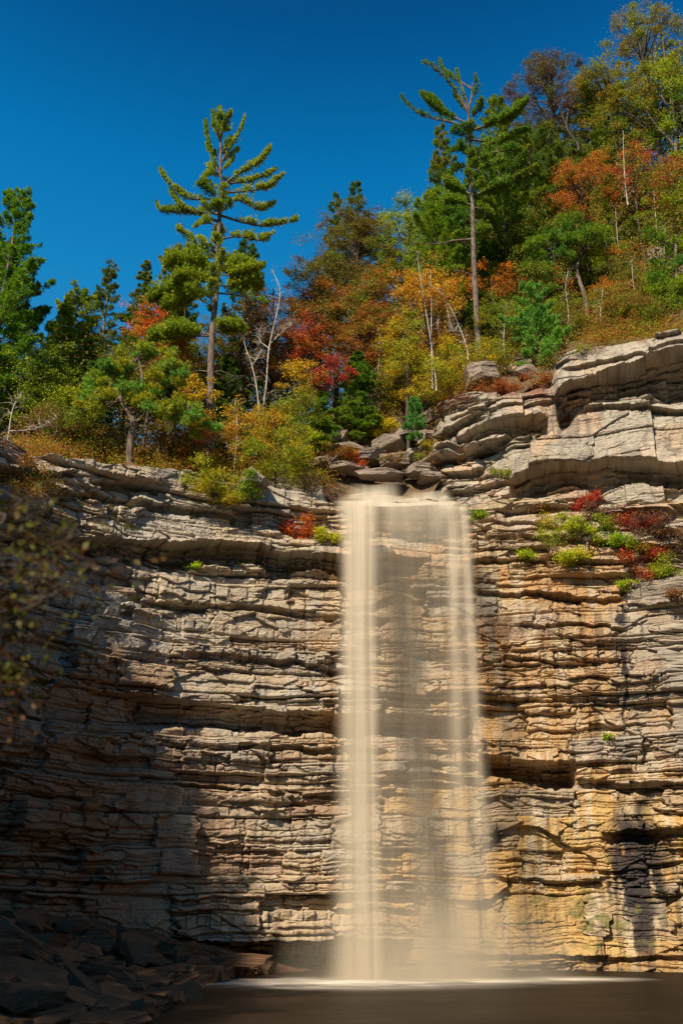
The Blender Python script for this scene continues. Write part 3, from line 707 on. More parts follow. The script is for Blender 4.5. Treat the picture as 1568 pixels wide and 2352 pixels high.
def broadleaf(name, label, cat, px, top, bot, width, Y, col, col2, seed, leaf=.15, dens=1.0, group=None, bark=None, lean=0., base_z=None, trunk_r=None, gap=.0, up=.35, metric=None):
    rs = np.random.RandomState(seed); leaf = leaf * (.76 if not metric else 1)
    if metric:
        x, Y, H, cb, R = metric; gz = float(ground(x, Y)) - .3
    else:
        pt = at(px, top, Y); pb = at(px, bot, Y); x = pt[0] * .5 + pb[0] * .5
        gz = float(ground(x, Y)) - .25 if base_z is None else base_z
        H = pt[2] - gz; cb = max(.05 * H, pb[2] - gz)
        depth = Y * CP + (pt[2] - CAMH) * SP; R = width / 2 * depth / FPX
    root = empty(name, (x, Y, gz)); tag(root, label, cat, group)
    org = np.array((x, Y, gz)); tb = Tubes(); LV = Leaves(); lx = lean * H
    trk = np.array([(0, 0, 0), (lx * .2 + rs.normal(0, .08), rs.normal(0, .08), H * .3), (lx * .5 + rs.normal(0, .12), rs.normal(0, .12), H * .6), (lx * .9, rs.normal(0, .1), H * .93)])
    tr = catmull(trk, 5); r0 = trunk_r or max(.05, H * .0125); tb.add(tr, r0, r0 * .2, 8)
    def tpos(z): return np.array([np.interp(z, tr[:, 2], tr[:, k]) for k in range(3)])
    ch = H - cb; area = math.pi * R * ch / 2
    K = int(np.clip(area * 2.6, 14, 110)); nl = int(np.clip(area * 330 * dens * (.15 / leaf) ** 2, 500, 34000)); per = max(8, nl // K)
    cen = []
    while len(cen) < K:
        p = rs.uniform(-1, 1, 3); rr = np.linalg.norm(p)
        if rr > 1 or (rr < .45 and rs.rand() < .6): continue
        # fuller low, narrower at the crown top, ragged outline
        wz = (1 - .45 * max(0, p[2])) * (.75 + .4 * vn(math.atan2(p[1], p[0]) * 1.3 + 9, p[2] * 2 + 5, seed))
        if gap and vn(p[0] * 2.2 + 7, p[2] * 2.2 + 7, seed + 2) < gap: 
            if rs.rand() < .8: continue
        cen.append((p[0] * R * wz, p[1] * R * wz, cb + ch * (.5 + .5 * p[2])))
    for c in cen:
        c = np.array(c); hz = max(.1 * H, c[2] - (.35 + .5 * rs.rand()) * np.hypot(c[0], c[1]) - .3); hz = min(hz, H * .9)
        a = tpos(hz); c = c + np.array([tpos(c[2])[0], tpos(c[2])[1], 0]) 
        b = bez(a, c, sag=.12 * np.linalg.norm(c - a) * rs.uniform(-.3, 1), n=6, rs=rs, wob=.05); tb.add(b, max(.014, r0 * .28), .008, 4)
        rc = rs.uniform(.42, .80) * min(.95, R * .55); n = int(per * rs.uniform(.5, 1.5)); cl = rs.rand()
        # sprays: a few flattened fans inside each clump
        nf = 4; fc = rs.normal(0, rc * .62, (nf, 3)) * (1, 1, .6); which = rs.randint(0, nf, n)
        o = rs.normal(0, rc * .34, (n, 3)) * (1, 1, .38) + fc[which]
        D = rs.normal(0, 1, (n, 3)); D[:, 2] = D[:, 2] * .5 - .25; D[:, :2] += o[:, :2] * .8
        LV.add(c + o, D, leaf * rs.uniform(.6, 1.25, n), leaf * .62, cl)
        for q in fc[:2]: tb.add(bez(c, c + q, n=3), .010, .005, 3)
    tb.V = [v + org for v in tb.V]
    tb.build('trunk', bark or M_BARKD, root, org)
    LV.P = [p + org for p in LV.P]
    LV.build('crown', M_LEAF, root, org, rs, col, col2)
    return root

def plume(LV, tb, rs, pts, wid, dens, C, nl=.20, nw=.030, start=.2, up=.5, twig=True, thick=.16):
    """foliage of one pine bough: flat sprays to both sides of the limb with needles standing up"""
    P = np.array(pts, float); d = np.r_[0, np.cumsum(np.linalg.norm(np.diff(P, axis=0), axis=1))]; Lb = d[-1]
    if dens < 100: wid *= .66; thick *= .75; nl *= .9
    n = max(4, int(Lb * dens * 2.0)); wid *= 1.25; thick *= 1.5; f = start + (1 - start) * rs.uniform(0, 1, n) ** .8
    q = np.stack([np.interp(f * Lb, d, P[:, k]) for k in range(3)], 1)
    T = P[-1] - P[0]; T[2] = 0; T /= np.linalg.norm(T) + 1e-9; Sd = np.array([-T[1], T[0], 0])
    ww = wid * np.clip(np.sin(np.clip((f - start) / (1 - start), 0, 1) ** .8 * 2.7 + .25), .12, 1)
    so_ = rs.normal(0, .45, n) * ww
    bump = vn(f * Lb * 2.1, np.zeros(n), int(abs(P[0, 0] * 77 + P[0, 2] * 31)) % 991)
    q = q + Sd * so_[:, None] + T * (abs(so_) * .5)[:, None]
    q[:, 2] += rs.uniform(-.02, 1, n) * thick * (.5 + 1.2 * bump) + abs(so_) * .10
    keep = rs.rand(n) < (.12 + 1.25 * bump)
    q = q[keep]; so_ = so_[keep]
    if len(q) < 2: return
    ax = T[None, :] * .7 + Sd[None, :] * np.sign(so_)[:, None] * .5
    tufts(LV, rs, q, up, 6, nl, nw, C + rs.uniform(-.15, .15, len(q)), spread=.55, axis=ax)
    if twig:
        for k in range(0, len(q), max(1, len(q) // 10)):
            j = np.argmin(np.linalg.norm(P - q[k], axis=1)); tb.add(bez(P[max(0, j - 1)], q[k], n=3), .014, .006, 3)

def hero_pine(name, label, cat, Y, trunk, limbs, seed, col, col2, r0=.24, extra=26, ext_range=(.2, .9), base=None, nl=.2, extlen=2.2, bark=None):
    rs = np.random.RandomState(seed); tk = np.array([at(x, y, Y) for x, y in trunk])
    gz = float(ground(tk[0, 0], Y)) - .4
    if base: gz = base
    tk = np.vstack([[tk[0, 0], Y, min(gz, tk[0, 2] - .3)], tk]); org = tk[0].copy()
    root = empty(name, org); tag(root, label, cat)
    tr = catmull(tk, 5); tr[:, 1] += .0; tb = Tubes(); LV = Leaves(); tb.add(tr, r0, .03, 10, .8)
    for lm in limbs:
        pts, wid, kind = lm; z = len(pts)
        dy = rs.uniform(-1.3, 1.3); P = []
        for i, (x, y) in enumerate(pts):
            P.append(at(x, y, Y + dy * (i / (z - 1)) ** 1.2 * .9))
        P = np.array(P); P[0] = [np.interp(P[0][2], tr[:, 2], tr[:, k]) for k in range(3)]; C = catmull(P, 5)
        L = np.linalg.norm(P[-1] - P[0])
        tb.add(C, max(.03, min(r0 * .4, L * .020)), .012, 5)
        if kind == 'dead':
            for _ in range(16):
                j = rs.randint(len(C) // 2, len(C)); tb.add(bez(C[j], C[j] + rs.normal(0, .35, 3) + [0, 0, -.1], n=3), .010, .004, 3)
            continue
        dens = 62 if kind == 'n' else (230 if kind == 'thick' else 24)
        if kind == 'thick': wid *= .8
        plume(LV, tb, rs, C, wid, dens * 1.2, rs.rand() if kind != 'thick' else .5 + .5 * rs.rand(), nl=nl, thick=.22 if kind != 'thick' else .26, nw=.042)
    zt = tr[-1, 2]; zb = tk[1, 2]
    for _ in range(extra):
        f = rs.uniform(*ext_range); z = zb + (zt - zb) * f; a = np.array([np.interp(z, tr[:, 2], tr[:, k]) for k in range(3)])
        th = rs.choice([math.pi / 2, -math.pi / 2]) + rs.normal(0, .45); L = extlen * (1.15 - f) * rs.uniform(.6, 1.1) + .4
        b = a + np.array([math.cos(th) * L, math.sin(th) * L, L * rs.uniform(-.05, .35)])
        C = bez(a, b, sag=-.08 * L, n=7, rs=rs, wob=.03); tb.add(C, .04, .012, 4); plume(LV, tb, rs, C, .45, 60, rs.rand(), nl=nl, nw=.034)
    tb.build('trunk', bark or M_BARK, root, org); LV.build('crown', M_NEEDLE, root, org, rs, col, col2); return root

def conifer(name, label, cat, px, top, bot, width, Y, col, col2, seed, group=None, style='pine', dens=1.0, base_z=None, shape=.8, r0=None, nl=.19, irregular=.35):
    rs = np.random.RandomState(seed); pt = at(px, top, Y); pb = at(px, bot, Y); x = (pt[0] + pb[0]) / 2
    gz = float(ground(x, Y)) - .3 if base_z is None else base_z
    H = pt[2] - gz; cb = max(.03 * H, pb[2] - gz); depth = Y * CP + (pt[2] - CAMH) * SP; R = width / 2 * depth / FPX
    root = empty(name, (x, Y, gz)); tag(root, label, cat, group); org = np.array((x, Y, gz)); tb = Tubes(); LV = Leaves()
    tr = catmull([(0, 0, 0), (rs.normal(0, .06), rs.normal(0, .06), H * .35), (rs.normal(0, .08), 0, H * .7), (0, 0, H)], 6); r0 = r0 or max(.05, H * .012); tb.add(tr, r0, .02, 8)
    z = cb; ph = rs.rand() * 6
    while z < H - .05:
        f = (z - cb) / (H - cb); Lm = R * ((1 - f) ** shape * .95 + .06) * (.55 + .45 * sstep(0, .18, f))
        nb = rs.randint(4, 7)
        for k in range(nb):
            th = ph + k * 6.283 / nb + rs.normal(0, .25); L = Lm * (1 + rs.uniform(-irregular, irregular * .6))
            if L < .08 or rs.rand() < .16: continue
            L *= .75 + .5 * vn(th * 1.2, z * .6, seed)
            a = np.array([np.interp(z, tr[:, 2], tr[:, j]) for j in range(3)])
            if style == 'pine': dz = L * (.10 + .35 * f + rs.normal(0, .08)); sag = -.10 * L
            else: dz = L * (-.12 + .3 * f + rs.normal(0, .06)); sag = .06 * L
            b = a + [math.cos(th) * L, math.sin(th) * L, dz]; C = bez(a, b, sag=sag, n=6)
            tb.add(C, max(.012, L * .014), .006, 4)
            if style == 'pine': plume(LV, tb, rs, C, min(.55, .25 * L + .12), 38 * dens, rs.rand(), nl=nl, nw=.036, start=.18, up=.45, thick=.14, twig=False)
            else: plume(LV, tb, rs, C, min(.7, .32 * L + .10), 55 * dens, rs.rand(), nl=.13, nw=.045, start=.08, up=-.05, thick=.05, twig=False)
        z += (.46 + .35 * (H / 14)) * rs.uniform(.6, 1.5) * (.55 if style != 'pine' else .8) * (1 - .45 * f); ph += 1.1
    tb.V = [v + org for v in tb.V]; tb.build('trunk', M_BARK, root, org)
    LV.P = [p + org for p in LV.P]; LV.build('crown', M_NEEDLE, root, org, rs, col, col2); return root

def knot_pine(name, label, cat, Y, trunks, clusters, seed, col, col2, r0=.2, rc=.55, base=None, fork=None):
    """crooked pine with rounded needle clumps traced one by one"""
    rs = np.random.RandomState(seed); tks = [np.array([at(x, y, Y) for x, y in t]) for t in trunks]
    org = tks[0][0].copy(); org[2] -= .35; tks[0] = np.vstack([org + [(-.1), 0, 0], tks[0]])
    root = empty(name, org); tag(root, label, cat); tb = Tubes(); LV = Leaves(); allp = []
    for i, t in enumerate(tks):
        c = catmull(t, 6); tb.add(c, r0 if i == 0 else r0 * .5, r0 * (.45 if i == 0 else .12), 9); allp.append(c)
    for th in rs.uniform(0, 6.28, 5): tb.add(bez(tks[0][1] + [0, 0, .25], tks[0][1] + [.5 * math.cos(th), .4 * math.sin(th), -.15], n=4), r0 * .6, .03, 5)
    A = np.vstack([c[len(c) // 2:] for c in allp])
    for (x, y, k) in clusters:
        for rep in range(4):
            c = at(x, y, Y + rs.uniform(-1.1, 1.1)) + rs.normal(0, .32, 3) * (rep > 0)
            j = np.argmin(np.linalg.norm(A - c, axis=1) + rs.rand(len(A)) * .8)
            b = bez(A[j], c - [0, 0, .1], sag=-.15, n=6, rs=rs, wob=.05); tb.add(b, .045, .015, 4)
            R = rc * k * .62; cl = rs.rand(); n = int(75 * k * k + 15); o = rs.normal(0, .45, (n, 3)) * R * [1, 1, .55]
            ax = o / (np.linalg.norm(o, axis=1)[:, None] + 1e-9) * .8
            tufts(LV, rs, c + o, .45, 8, .19, .036, cl, spread=.5, axis=ax)
    tb.build('trunk', M_BARK, root, org); LV.build('crown', M_NEEDLE, root, org, rs, col, col2); return root

def thin_tree(name, label, cat, Y, stems, seed, mat=None, leafcol=None, col2=None, nleaf=0, twigs=40, r=.05, group=None, tl=.9, leaf=.12):
    """slender, nearly leafless trunks with fine twigs"""
    rs = np.random.RandomState(seed); org = at(*stems[0][0], Y); root = empty(name, org); tag(root, label, cat, group); tb = Tubes(); LV = Leaves()
    for k, st in enumerate(stems):
        P = np.array([at(x, y, Y + (.3 * i * (k % 2 * 2 - 1)) * .3) for i, (x, y) in enumerate(st)]); 
        if k == 0: P = np.vstack([P[0] - [0, 0, .8], P])
        C = catmull(P, 6); rr = r if k == 0 else r * .55; tb.add(C, rr, rr * .25, 6)
        for _ in range(twigs):
            j = rs.randint(len(C) // 4, len(C)); th = rs.rand() * 6.28; L = tl * rs.uniform(.3, 1) * (1.2 - j / len(C))
            b = C[j] + np.array([math.cos(th) * L, math.sin(th) * L, L * rs.uniform(.1, .8)]); bb = bez(C[j], b, sag=.1 * L, n=5, rs=rs, wob=.03); tb.add(bb, .013, .005, 3)
            for q in (2, 3): tb.add(bez(bb[q], bb[q] + rs.normal(0, .22, 3), n=3), .007, .004, 3)
            if nleaf:
                n = nleaf; o = rs.normal(0, .16, (n, 3)); LV.add(bb[rs.randint(2, 5, n)] + o, rs.normal(0, 1, (n, 3)), leaf, leaf * .65, rs.rand())
    tb.build('trunk', mat or M_PALE, root, org)
    if nleaf: LV.build('crown', M_LEAF, root, org, rs, leafcol, col2 or leafcol)
    return root

def shrub(name, label, cat, c, rx, rz, col, col2, seed, leaf=.09, n=1800, ry=None, group=None, stems=9, gapy=.9):
    """low bush rooted at c"""
    rs = np.random.RandomState(seed); c = np.array(c, float); ry = ry or rx * .7; root = empty(name, c); tag(root, label, cat, group); tb = Tubes(); LV = Leaves()
    K = max(7, int(rx * rz * 16)); K = min(K, 60)
    for k in range(K):
        p = rs.normal(0, .58, 3); p = np.clip(p, -1.4, 1.4); q = c + [p[0] * rx, p[1] * ry, rz * (.85 + .85 * p[2] - .25 * abs(p[0]))]
        tb.add(bez(c + rs.normal(0, .05, 3), q, sag=.1, n=5, rs=rs, wob=.03), .016, .005, 4)
        m = int(n / K * rs.uniform(.4, 1.6)); rr = .20 * min(rx, .9) + .04; o = rs.normal(0, rr, (m, 3)) * [1, 1, .6]; D = rs.normal(0, 1, (m, 3)) * [1, 1, .6] + [0, -.2, -.1]
        LV.add(q + o, D, leaf * rs.uniform(.6, 1.3, m), leaf * .62, rs.rand())
    tb.build('stem', M_BARKD, root, c); LV.build('foliage', M_LEAF, root, c, rs, col, col2); return root

# ------------------------------------------------------------------ hero trees
c8 = lambda x, y: (326.7 + .3195 * x, 228.7 + .3195 * y)
def conv(f, L): return [f(*p) for p in L]
limbsF = [
 ([(555, 740), (470, 650), (390, 600)], .5, 'n'), ([(570, 730), (470, 715), (340, 712), (240, 640), (150, 540), (135, 495)], .35, 'n'),
 ([(545, 880), (400, 825), (270, 808), (150, 800), (110, 755)], .38, 'n'), ([(400, 825), (320, 790), (240, 710), (205, 665)], .3, 'n'),
 ([(540, 905), (450, 890), (380, 925)], .5, 'n'), ([(545, 1135), (420, 1060), (340, 990), (255, 935)], .6, 'n'), ([(545, 1100), (470, 1040), (420, 1000)], .6, 'n'),
 ([(545, 1180), (400, 1195), (260, 1185), (165, 1200)], .9, 'thick'), ([(515, 1385), (380, 1388), (200, 1420), (50, 1450)], 1.0, 'thick'),
 ([(520, 1320), (400, 1300), (300, 1300), (220, 1330)], .9, 'thick'), ([(540, 1150), (430, 1130), (330, 1120)], .7, 'n'),
 ([(565, 620), (700, 530), (830, 455), (915, 355)], .34, 'n'), ([(590, 600), (740, 592), (880, 548), (960, 500)], .36, 'n'),
 ([(590, 672), (760, 655), (900, 630), (1015, 530)], .36, 'n'), ([(575, 745), (700, 725), (800, 780), (870, 785), (950, 750)], .42, 'n'),
 ([(575, 830), (720, 880), (880, 908), (1040, 880), (1110, 868)], .36, 'n'), ([(565, 1000), (700, 985), (850, 1012), (940, 962)], .42, 'n'),
 ([(565, 1150), (700, 1160), (800, 1200), (880, 1195)], .5, 'n'), ([(555, 1255), (700, 1265), (850, 1205)], .7, 'thick'), ([(540, 1335), (700, 1345), (860, 1350)], .8, 'thick'),
 ([(525, 1390), (680, 1405), (800, 1430), (900, 1470)], .5, 's'), ([(500, 1700), (400, 1700), (200, 1715), (50, 1730)], .85, 'thick'), ([(505, 1680), (620, 1665), (730, 1685)], .6, 'thick'),
 ([(520, 1300), (440, 1250), (340, 1250), (250, 1290)], .9, 'thick'), ([(530, 1230), (450, 1190), (380, 1110), (330, 1090)], .8, 'thick'), ([(500, 1400), (400, 1420), (280, 1480), (150, 1500)], .8, 'thick'), ([(540, 1200), (640, 1210), (740, 1190)], .8, 'thick'), ([(500, 1690), (380, 1680), (250, 1690), (120, 1700)], .8, 'thick'), ([(500, 1670), (560, 1640), (640, 1630)], .6, 'thick'),
 ([(490, 1970), (560, 1950), (650, 1985), (740, 1985)], .3, 'dead'), ([(480, 1960), (400, 1950), (300, 1990)], .3, 'dead'),
 ([(565, 560), (510, 420), (480, 300), (458, 170)], .28, 'n'), ([(562, 470), (640, 320), (700, 210), (732, 118)], .34, 'n'), ([(560, 330), (530, 200), (508, 95)], .22, 'n'), ([(560, 280), (600, 170), (635, 95)], .22, 'n'),
 ([(560, 470), (620, 400), (690, 365)], .3, 'n'), ([(560, 520), (610, 470), (650, 430)], .3, 'n'), ([(560, 520), (510, 480), (470, 540)], .3, 'n'), ([(560, 430), (500, 370), (470, 330)], .3, 'n'),
 ([(560, 400), (600, 330), (640, 290)], .35, 'n'), ([(560, 350), (560, 250), (562, 120), (556, 75)], .25, 'n'), ([(565, 560), (510, 540), (460, 560), (440, 590)], .4, 'n'), ([(570, 650), (500, 620), (450, 610)], .4, 'n')]
hero_pine('pine_tree', 'tall pine with long upswept boughs standing alone against the sky left of the fall', 'pine tree', 45.0,
          conv(c8, [(480, 2400), (490, 2180), (497, 1800), (515, 1560), (540, 1300), (548, 1000), (560, 800), (575, 680), (562, 500), (565, 350), (560, 180), (558, 66)]),
          [(conv(c8, a), b, k) for a, b, k in limbsF], 11, (.095, .150, .028), (.19, .21, .028), r0=.27, extra=30, ext_range=(.30, .95), extlen=1.9)
c2 = lambda x, y: (784 + .5 * x, .5 * y)
limbsV = [
 ([(580, 520), (520, 410), (450, 330), (370, 280)], .30, 's'), ([(520, 410), (480, 330), (455, 280)], .3, 's'), ([(582, 500), (560, 420), (530, 320)], .35, 's'), ([(585, 480), (615, 420), (612, 350)], .3, 's'),
 ([(580, 590), (500, 560), (420, 545), (340, 510), (275, 445)], .25, 's'), ([(575, 570), (500, 530), (430, 480), (370, 435)], .5, 'thick'),
 ([(580, 560), (630, 500), (640, 460)], .4, 'n'), ([(582, 520), (550, 470), (520, 440)], .3, 'n'),
 ([(585, 605), (680, 570), (770, 540), (850, 460)], .55, 'thick'), ([(590, 640), (720, 650), (850, 600)], .6, 'n'), ([(590, 700), (700, 660), (800, 620)], .5, 'n'), ([(588, 640), (540, 610), (510, 600)], .6, 'n'),
 ([(590, 690), (540, 690), (500, 700)], .6, 'n'), ([(592, 740), (700, 700), (820, 690)], .7, 'n'), ([(595, 800), (660, 760), (740, 740)], .7, 'n'), ([(590, 760), (540, 770), (500, 800)], .6, 'n'),
 ([(600, 900), (540, 860), (480, 850)], .8, 'thick'), ([(600, 940), (530, 930), (480, 960)], .7, 'thick'), ([(600, 900), (680, 870), (760, 860)], .8, 'thick'), ([(600, 950), (640, 960), (690, 990)], .6, 'n'),
 ([(605, 1060), (640, 1070), (680, 1060)], .5, 'thick'), ([(603, 1100), (520, 1105), (430, 1120), (310, 1110)], .3, 'dead'), ([(604, 1000), (560, 1000), (520, 1010)], .5, 'n'),
 ([(610, 1270), (560, 1250), (500, 1240)], .3, 'dead')]
hero_pine('pine_tree', 'tall pine with bare trunk and broken leaning top right of the fall', 'pine tree', 46.5,
          conv(c2, [(634, 1640), (628, 1560), (612, 1300), (605, 1100), (600, 900), (590, 780), (582, 600), (586, 500), (596, 440), (600, 380)]),
          [(conv(c2, a), b, k) for a, b, k in limbsV], 12, (.05, .115, .028), (.115, .16, .02), r0=.26, extra=22, ext_range=(.40, .85), extlen=2.2, bark=M_BARK)
c1 = lambda x, y: (.5 * x, 408 + .5 * y)
knot_pine('pitch_pine', 'crooked pitch pine with clumped needles rooted on the left cliff rim', 'pine tree', 40.6,
          [conv(c1, [(592, 1330), (600, 1200), (612, 1120), (580, 1060), (556, 1015), (520, 960)]), conv(c1, [(600, 1090), (640, 1010), (655, 930), (640, 840), (630, 825)]), conv(c1, [(600, 1090), (700, 1010), (800, 960)])],
          [(*c1(x, y), k) for x, y, k in [(500, 890, 1), (430, 950, 1), (560, 930, .9), (620, 985, 1), (700, 975, 1), (760, 1015, 1), (820, 1060, 1), (890, 1095, .9), (740, 890, 1), (700, 805, .8), (790, 860, 1), (820, 935, .9), (655, 1050, .8), (500, 1000, 1), (410, 1005, .9), (740, 1065, .9), (940, 1130, .8), (640, 815, .7), (800, 800, .6), (470, 940, 1), (580, 870, .8), (860, 1120, .7), (360, 1040, .6), (450, 1060, .7)]], 13, (.085, .175, .055), (.22, .20, .022), r0=.20, rc=.62)
knot_pine('pitch_pine', 'crooked pine with dark bare trunk on the slope above the grey outcrop', 'pine tree', 48.5,
          [conv(c2, [(1132, 1500), (1120, 1380), (1092, 1290), (1080, 1230), (1110, 1150)]), conv(c2, [(1085, 1240), (1020, 1180), (960, 1150)])],
          [(*c2(x, y), k) for x, y, k in [(900, 1110, 1), (980, 1080, 1), (1050, 1030, 1), (1130, 1050, 1), (1180, 1090, .9), (1000, 1150, 1), (900, 1190, 1), (860, 1250, .8), (1100, 1110, .8), (940, 1240, .7), (1060, 1090, 1), (860, 1140, .7), (1230, 1110, .5)]], 14, (.045, .11, .022), (.12, .16, .02), r0=.19, rc=.8)
knot_pine('pitch_pine', 'dense green pine cut by the right edge above the outcrop', 'pine tree', 46.0,
          [[(1560, 790), (1556, 700), (1552, 620), (1550, 540)]],
          [(x, y, k) for x, y, k in [(1510, 545, .8), (1545, 560, 1), (1560, 600, 1), (1530, 630, 1), (1500, 665, .9), (1560, 660, 1.1), (1520, 700, 1), (1560, 720, 1), (1495, 745, .8), (1540, 750, 1), (1590, 640, 1), (1475, 720, .5)]], 15, (.05, .125, .02), (.15, .18, .02), r0=.17, rc=.75)

# ------------------------------------------------------------------ other conifers
conifer('pine_tree', 'dense green pine rising along the left edge of the view', 'pine tree', 8, 438, 900, 235, 41.5, (.055, .13, .018), (.11, .18, .018), 21, dens=1.5, shape=.7, irregular=.5)
conifer('pine_tree', 'broad dark pine half hidden behind the left edge pine', 'pine tree', -10, 570, 980, 300, 44.0, DGR, GRN, 22, dens=1.5, shape=.6, irregular=.5)
conifer('hemlock_tree', 'slim dark conifer with sparse tiered crown, furthest left against the sky', 'conifer', 240, 600, 930, 130, 50, (.05, .085, .03), OLV, 23, dens=1.2, irregular=.5)
conifer('hemlock_tree', 'slim conifer between the sparse tiered one and the tall lone pine', 'conifer', 322, 600, 930, 150, 51, (.055, .10, .02), OLV, 24, style='hemlock')
conifer('hemlock_tree', 'olive conifer filling the gap under the left boughs of the tall lone pine', 'conifer', 395, 640, 960, 190, 51.5, (.06, .10, .015), OLV, 25, style='hemlock')
conifer('hemlock_tree', 'dark conifer directly behind the right boughs of the tall lone pine', 'conifer', 560, 535, 930, 150, 52, DGR, GRN, 26, style='pine', dens=1.3)
conifer('pine_tree', 'blue green pine top poking out above the red and brown oaks', 'pine tree', 815, 418, 760, 150, 56, (.04, .085, .04), (.06, .10, .03), 27, dens=1.2, irregular=.55)
conifer('pine_tree', 'second blue green pine top left of the taller one above the oaks', 'pine tree', 772, 440, 760, 90, 56.5, (.04, .085, .04), (.06, .10, .03), 28, dens=1.2, irregular=.55)
conifer('pine_tree', 'narrow yellow tipped conifer just left behind the broken top pine', 'conifer', 1018, 285, 640, 130, 55, (.06, .11, .02), (.15, .14, .02), 29, dens=1.4)
conifer('young_pine', 'young bright blue green pine standing on the ledge left of the grey outcrop', 'pine tree', 1228, 655, 870, 155, 44.8, (.075, .17, .065), (.12, .22, .06), 30, dens=1.5, nl=.17, shape=.62, irregular=.55)
conifer('young_pine', 'tiny blue green pine sapling beside the bright yellow bush', 'pine tree', 952, 922, 1005, 55, 44.6, BLG, (.07, .17, .06), 31, dens=2.5, nl=.12, shape=.5, base_z=float(at(952, 1012, 44.6)[2]))
conifer('hemlock_tree', 'feathery green hemlock above the stream boulders', 'conifer', 822, 810, 1010, 150, 47, (.06, .115, .02), (.10, .15, .02), 32, style='hemlock', dens=1.3)
conifer('hemlock_tree', 'small feathery hemlock left of the larger one above the boulders', 'conifer', 742, 900, 1040, 110, 46, (.075, .135, .02), (.13, .17, .02), 33, style='hemlock', dens=1.3)
conifer('hemlock_tree', 'mid green hemlock under the yellow maple at the left of the grove', 'conifer', 140, 690, 990, 170, 45, (.085, .13, .018), YGR, 34, style='hemlock')
conifer('hemlock_tree', 'dark hemlock on the right slope behind the crooked pine', 'conifer', 1165, 380, 640, 200, 52, (.05, .105, .018), (.10, .13, .02), 35, style='pine', dens=1.3)
conifer('hemlock_tree', 'shaded hemlock between the orange maple and the right slope', 'conifer', 1120, 560, 800, 150, 50, DGR, GRN, 36, style='hemlock')
conifer('hemlock_tree', 'dark conifer high on the right slope below the oak', 'conifer', 1290, 330, 560, 220, 56, DGR, OLV, 37, style='pine', dens=1.2)
conifer('hemlock_tree', 'shaded hemlock behind the orange bush at the foot of the lone pine', 'conifer', 520, 820, 1060, 190, 46.5, DGR, (.07, .10, .02), 38, style='hemlock')
conifer('hemlock_tree', 'dark hemlock behind the crooked rim pine', 'conifer', 190, 830, 1060, 200, 44.5, DGR, (.075, .11, .02), 39, style='hemlock')

conifer('pine_tree', 'full green pine just right of the broken top pine', 'pine tree', 1150, 235, 620, 210, 51.5, (.07, .125, .022), (.15, .17, .02), 40, dens=1.3, irregular=.5, shape=.6)
conifer('pine_tree', 'green pine on the slope under the purple brown oak', 'pine tree', 1225, 300, 640, 210, 52.5, (.065, .12, .02), OLV, 41, dens=1.3, irregular=.5, shape=.6)
conifer('pine_tree', 'tall dark pine between purple brown oak and corner tree', 'pine tree', 1360, 200, 480, 210, 57.5, (.06, .11, .02), (.14, .15, .02), 42, dens=1.3, irregular=.5, shape=.6)
conifer('pine_tree', 'green pine half hidden by the orange maples on the slope', 'pine tree', 1400, 440, 700, 170, 52.8, (.06, .115, .02), (.13, .16, .02), 43, dens=1.3, irregular=.5, shape=.6)
conifer('pine_tree', 'bright green pine low boughs left of the broken top pine', 'pine tree', 1000, 440, 720, 190, 50.5, (.09, .16, .025), (.16, .19, .02), 44, dens=1.4, irregular=.5, shape=.6)
conifer('pine_tree', 'olive pine behind the scarlet tree', 'pine tree', 400, 570, 900, 180, 53, (.085, .12, .02), (.15, .16, .02), 45, dens=1.3, irregular=.5, shape=.6)
conifer('pine_tree', 'sunlit pine between the edge pine and the sparse tiered conifer', 'pine tree', 165, 660, 930, 170, 47, (.10, .15, .02), YGR, 46, dens=1.3, irregular=.5, shape=.6)

